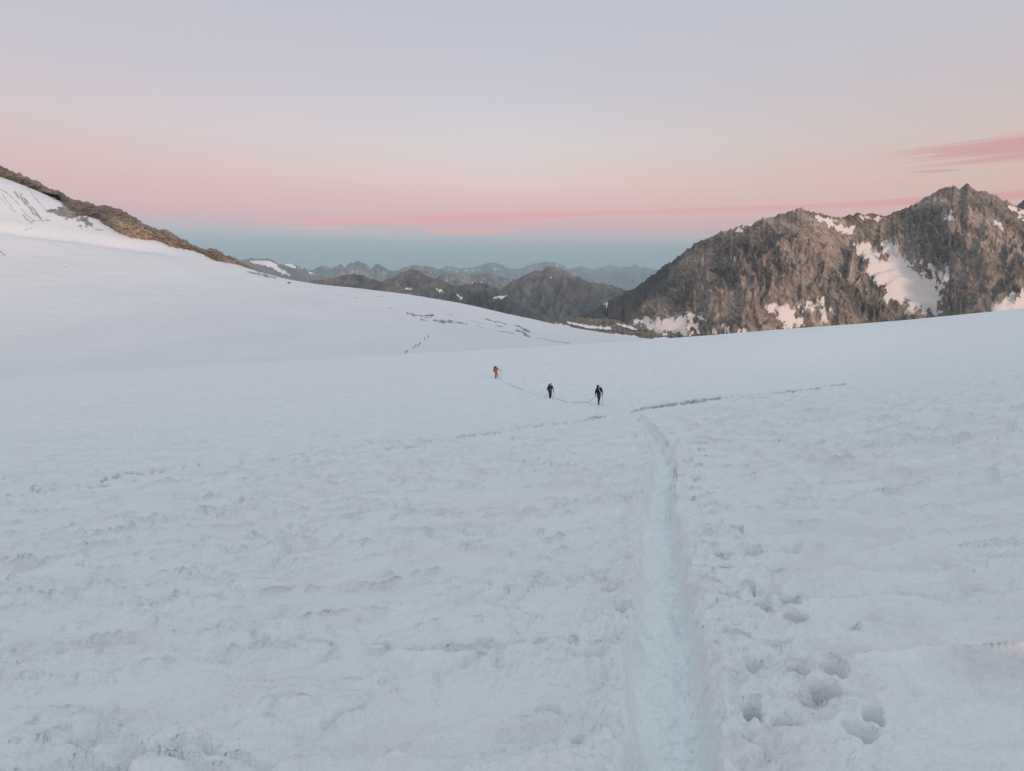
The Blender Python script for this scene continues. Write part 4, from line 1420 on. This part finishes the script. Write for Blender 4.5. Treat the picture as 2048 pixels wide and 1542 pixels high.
def rope_between(pts):
    bm = bmesh.new()
    tube(bm, pts, 0.012, 6)
    o = mesh_obj("climbing_rope", bm, M_ROPE)
    return o


def at_local(root, p):
    return root.matrix_world @ Vector(p)


def ground_px(px, py, lift=0.03):
    x, y, _ = hit(px, py, near_macro)
    return Vector((x, y, full_height(x, y) + lift))


def dense(pts, n=12):
    out = []
    for i in range(len(pts) - 1):
        p0, p1_, p2_, p3_ = pts[max(i - 1, 0)], pts[i], pts[i + 1], pts[min(i + 2, len(pts) - 1)]
        for k in range(n):
            t = k / n
            out.append(0.5 * ((2 * p1_) + (p2_ - p0) * t + (2 * p0 - 5 * p1_ + 4 * p2_ - p3_) * t * t + (3 * p1_ - p0 - 3 * p2_ + p3_) * t ** 3))
    return out + [pts[-1]]


r1_ = rope_between(dense([at_local(p1, (0, -.12, .98)), at_local(p1, (-.18, -.14, .80)), at_local(p1, (-.30, -.10, .72)), at_local(p1, (-.55, 0, .42)), ground_px(1178, 807.5), ground_px(1174, 809), ground_px(1160, 808), ground_px(1140, 806), ground_px(1120, 803.5), ground_px(1107, 801),
                          at_local(p2, (.12, -.25, .45)), at_local(p2, (.02, -.14, .92))]))
r1_["label"] = "dark rope trailing on the snow between the leading and second person"
r1_["category"] = "rope"
r1_["group"] = "climbing ropes of the roped party"
r2_ = rope_between(dense([at_local(p2, (-.02, .12, .92)), at_local(p2, (-.10, .4, .35)), ground_px(1085, 794), ground_px(1060, 785), ground_px(1030, 773), ground_px(1008, 763.5), at_local(p3, (.1, -.5, .35)), at_local(p3, (.02, -.12, .95))]))
r2_["label"] = "rope lying along the track between the second person and the person in orange"
r2_["category"] = "rope"
r2_["group"] = "climbing ropes of the roped party"

# -- the far party on the glacier slope: eight small figures in file
FAR_PX = [(810.5, 707.5, 0.2, "lowest person of the far file, half hidden by the snow edge"), (815, 705, -.1, "second person from the bottom of the far file, close behind the lowest"),
          (826.5, 698, .3, "third person from the bottom of the far file, after the gap"), (831.5, 695.5, 0, "fourth person from the bottom of the far file in black"),
          (836.3, 693, -.3, "fifth person from the bottom of the far file in dark green"), (840, 690.5, .1, "sixth person from the bottom of the far file, tallest looking of the dense group"),
          (849.5, 680, .2, "seventh person from the bottom of the far file, below the topmost"), (856.5, 675.5, -.2, "topmost person of the far file on the glacier slope")]
jf = skeleton(armR=((-.26, -.05, 1.14), (-.26, -.22, .98)), armL=((.27, .04, 1.13), (.27, -.08, .90)),
              legR=((-.08, -.20, .52), (-.08, -.16, .09), (-.08, -.33, .045)), legL=((.08, .02, .50), (.08, .20, .11), (.08, .06, .045)), lean=0.2, head=(0, -.03))
far_mesh = body(jf[0], jf[1], [M_SKIN, M_NAVY, M_BLACK, M_BLACK, M_BLACK, M_BLACK], region_fn())
far_green = far_mesh.copy()
far_green.materials[1] = M_GREEN


def any_ground(x, y):
    return np.maximum(near_macro(np.asarray(x), np.asarray(y)), far_height(x, y))


for k, (px, py, rz, lab) in enumerate(FAR_PX):
    x, y, _ = hit(px, py, far_height, 330, 800, 1600)
    o = bpy.data.objects.new("person", far_green if "green" in lab else far_mesh)
    COL.objects.link(o)
    o.location = (x, y, float(far_height([x], [y])[0]) - 0.05)
    o.rotation_euler = (0, 0, rz + 0.5)
    s_ = 1.12 if "tallest" in lab else 1.0
    o.scale = (s_ * 1.05, s_ * 1.05, s_)
    o["label"] = lab
    o["category"] = "person"
    o["group"] = "file of people on the far glacier slope"
    bm = bmesh.new()
    pad(bm, (0, .20, 1.22), (.32, .20, .55), .05, .9, .2)
    mesh_obj("pack", bm, M_BLACK, o)
    print("far person", k, round(y), "m")
print("near party", [tuple(round(c, 1) for c in p.location) for p in (p1, p2, p3)], [round(p.scale[0] * 1.8, 2) for p in (p1, p2, p3)])
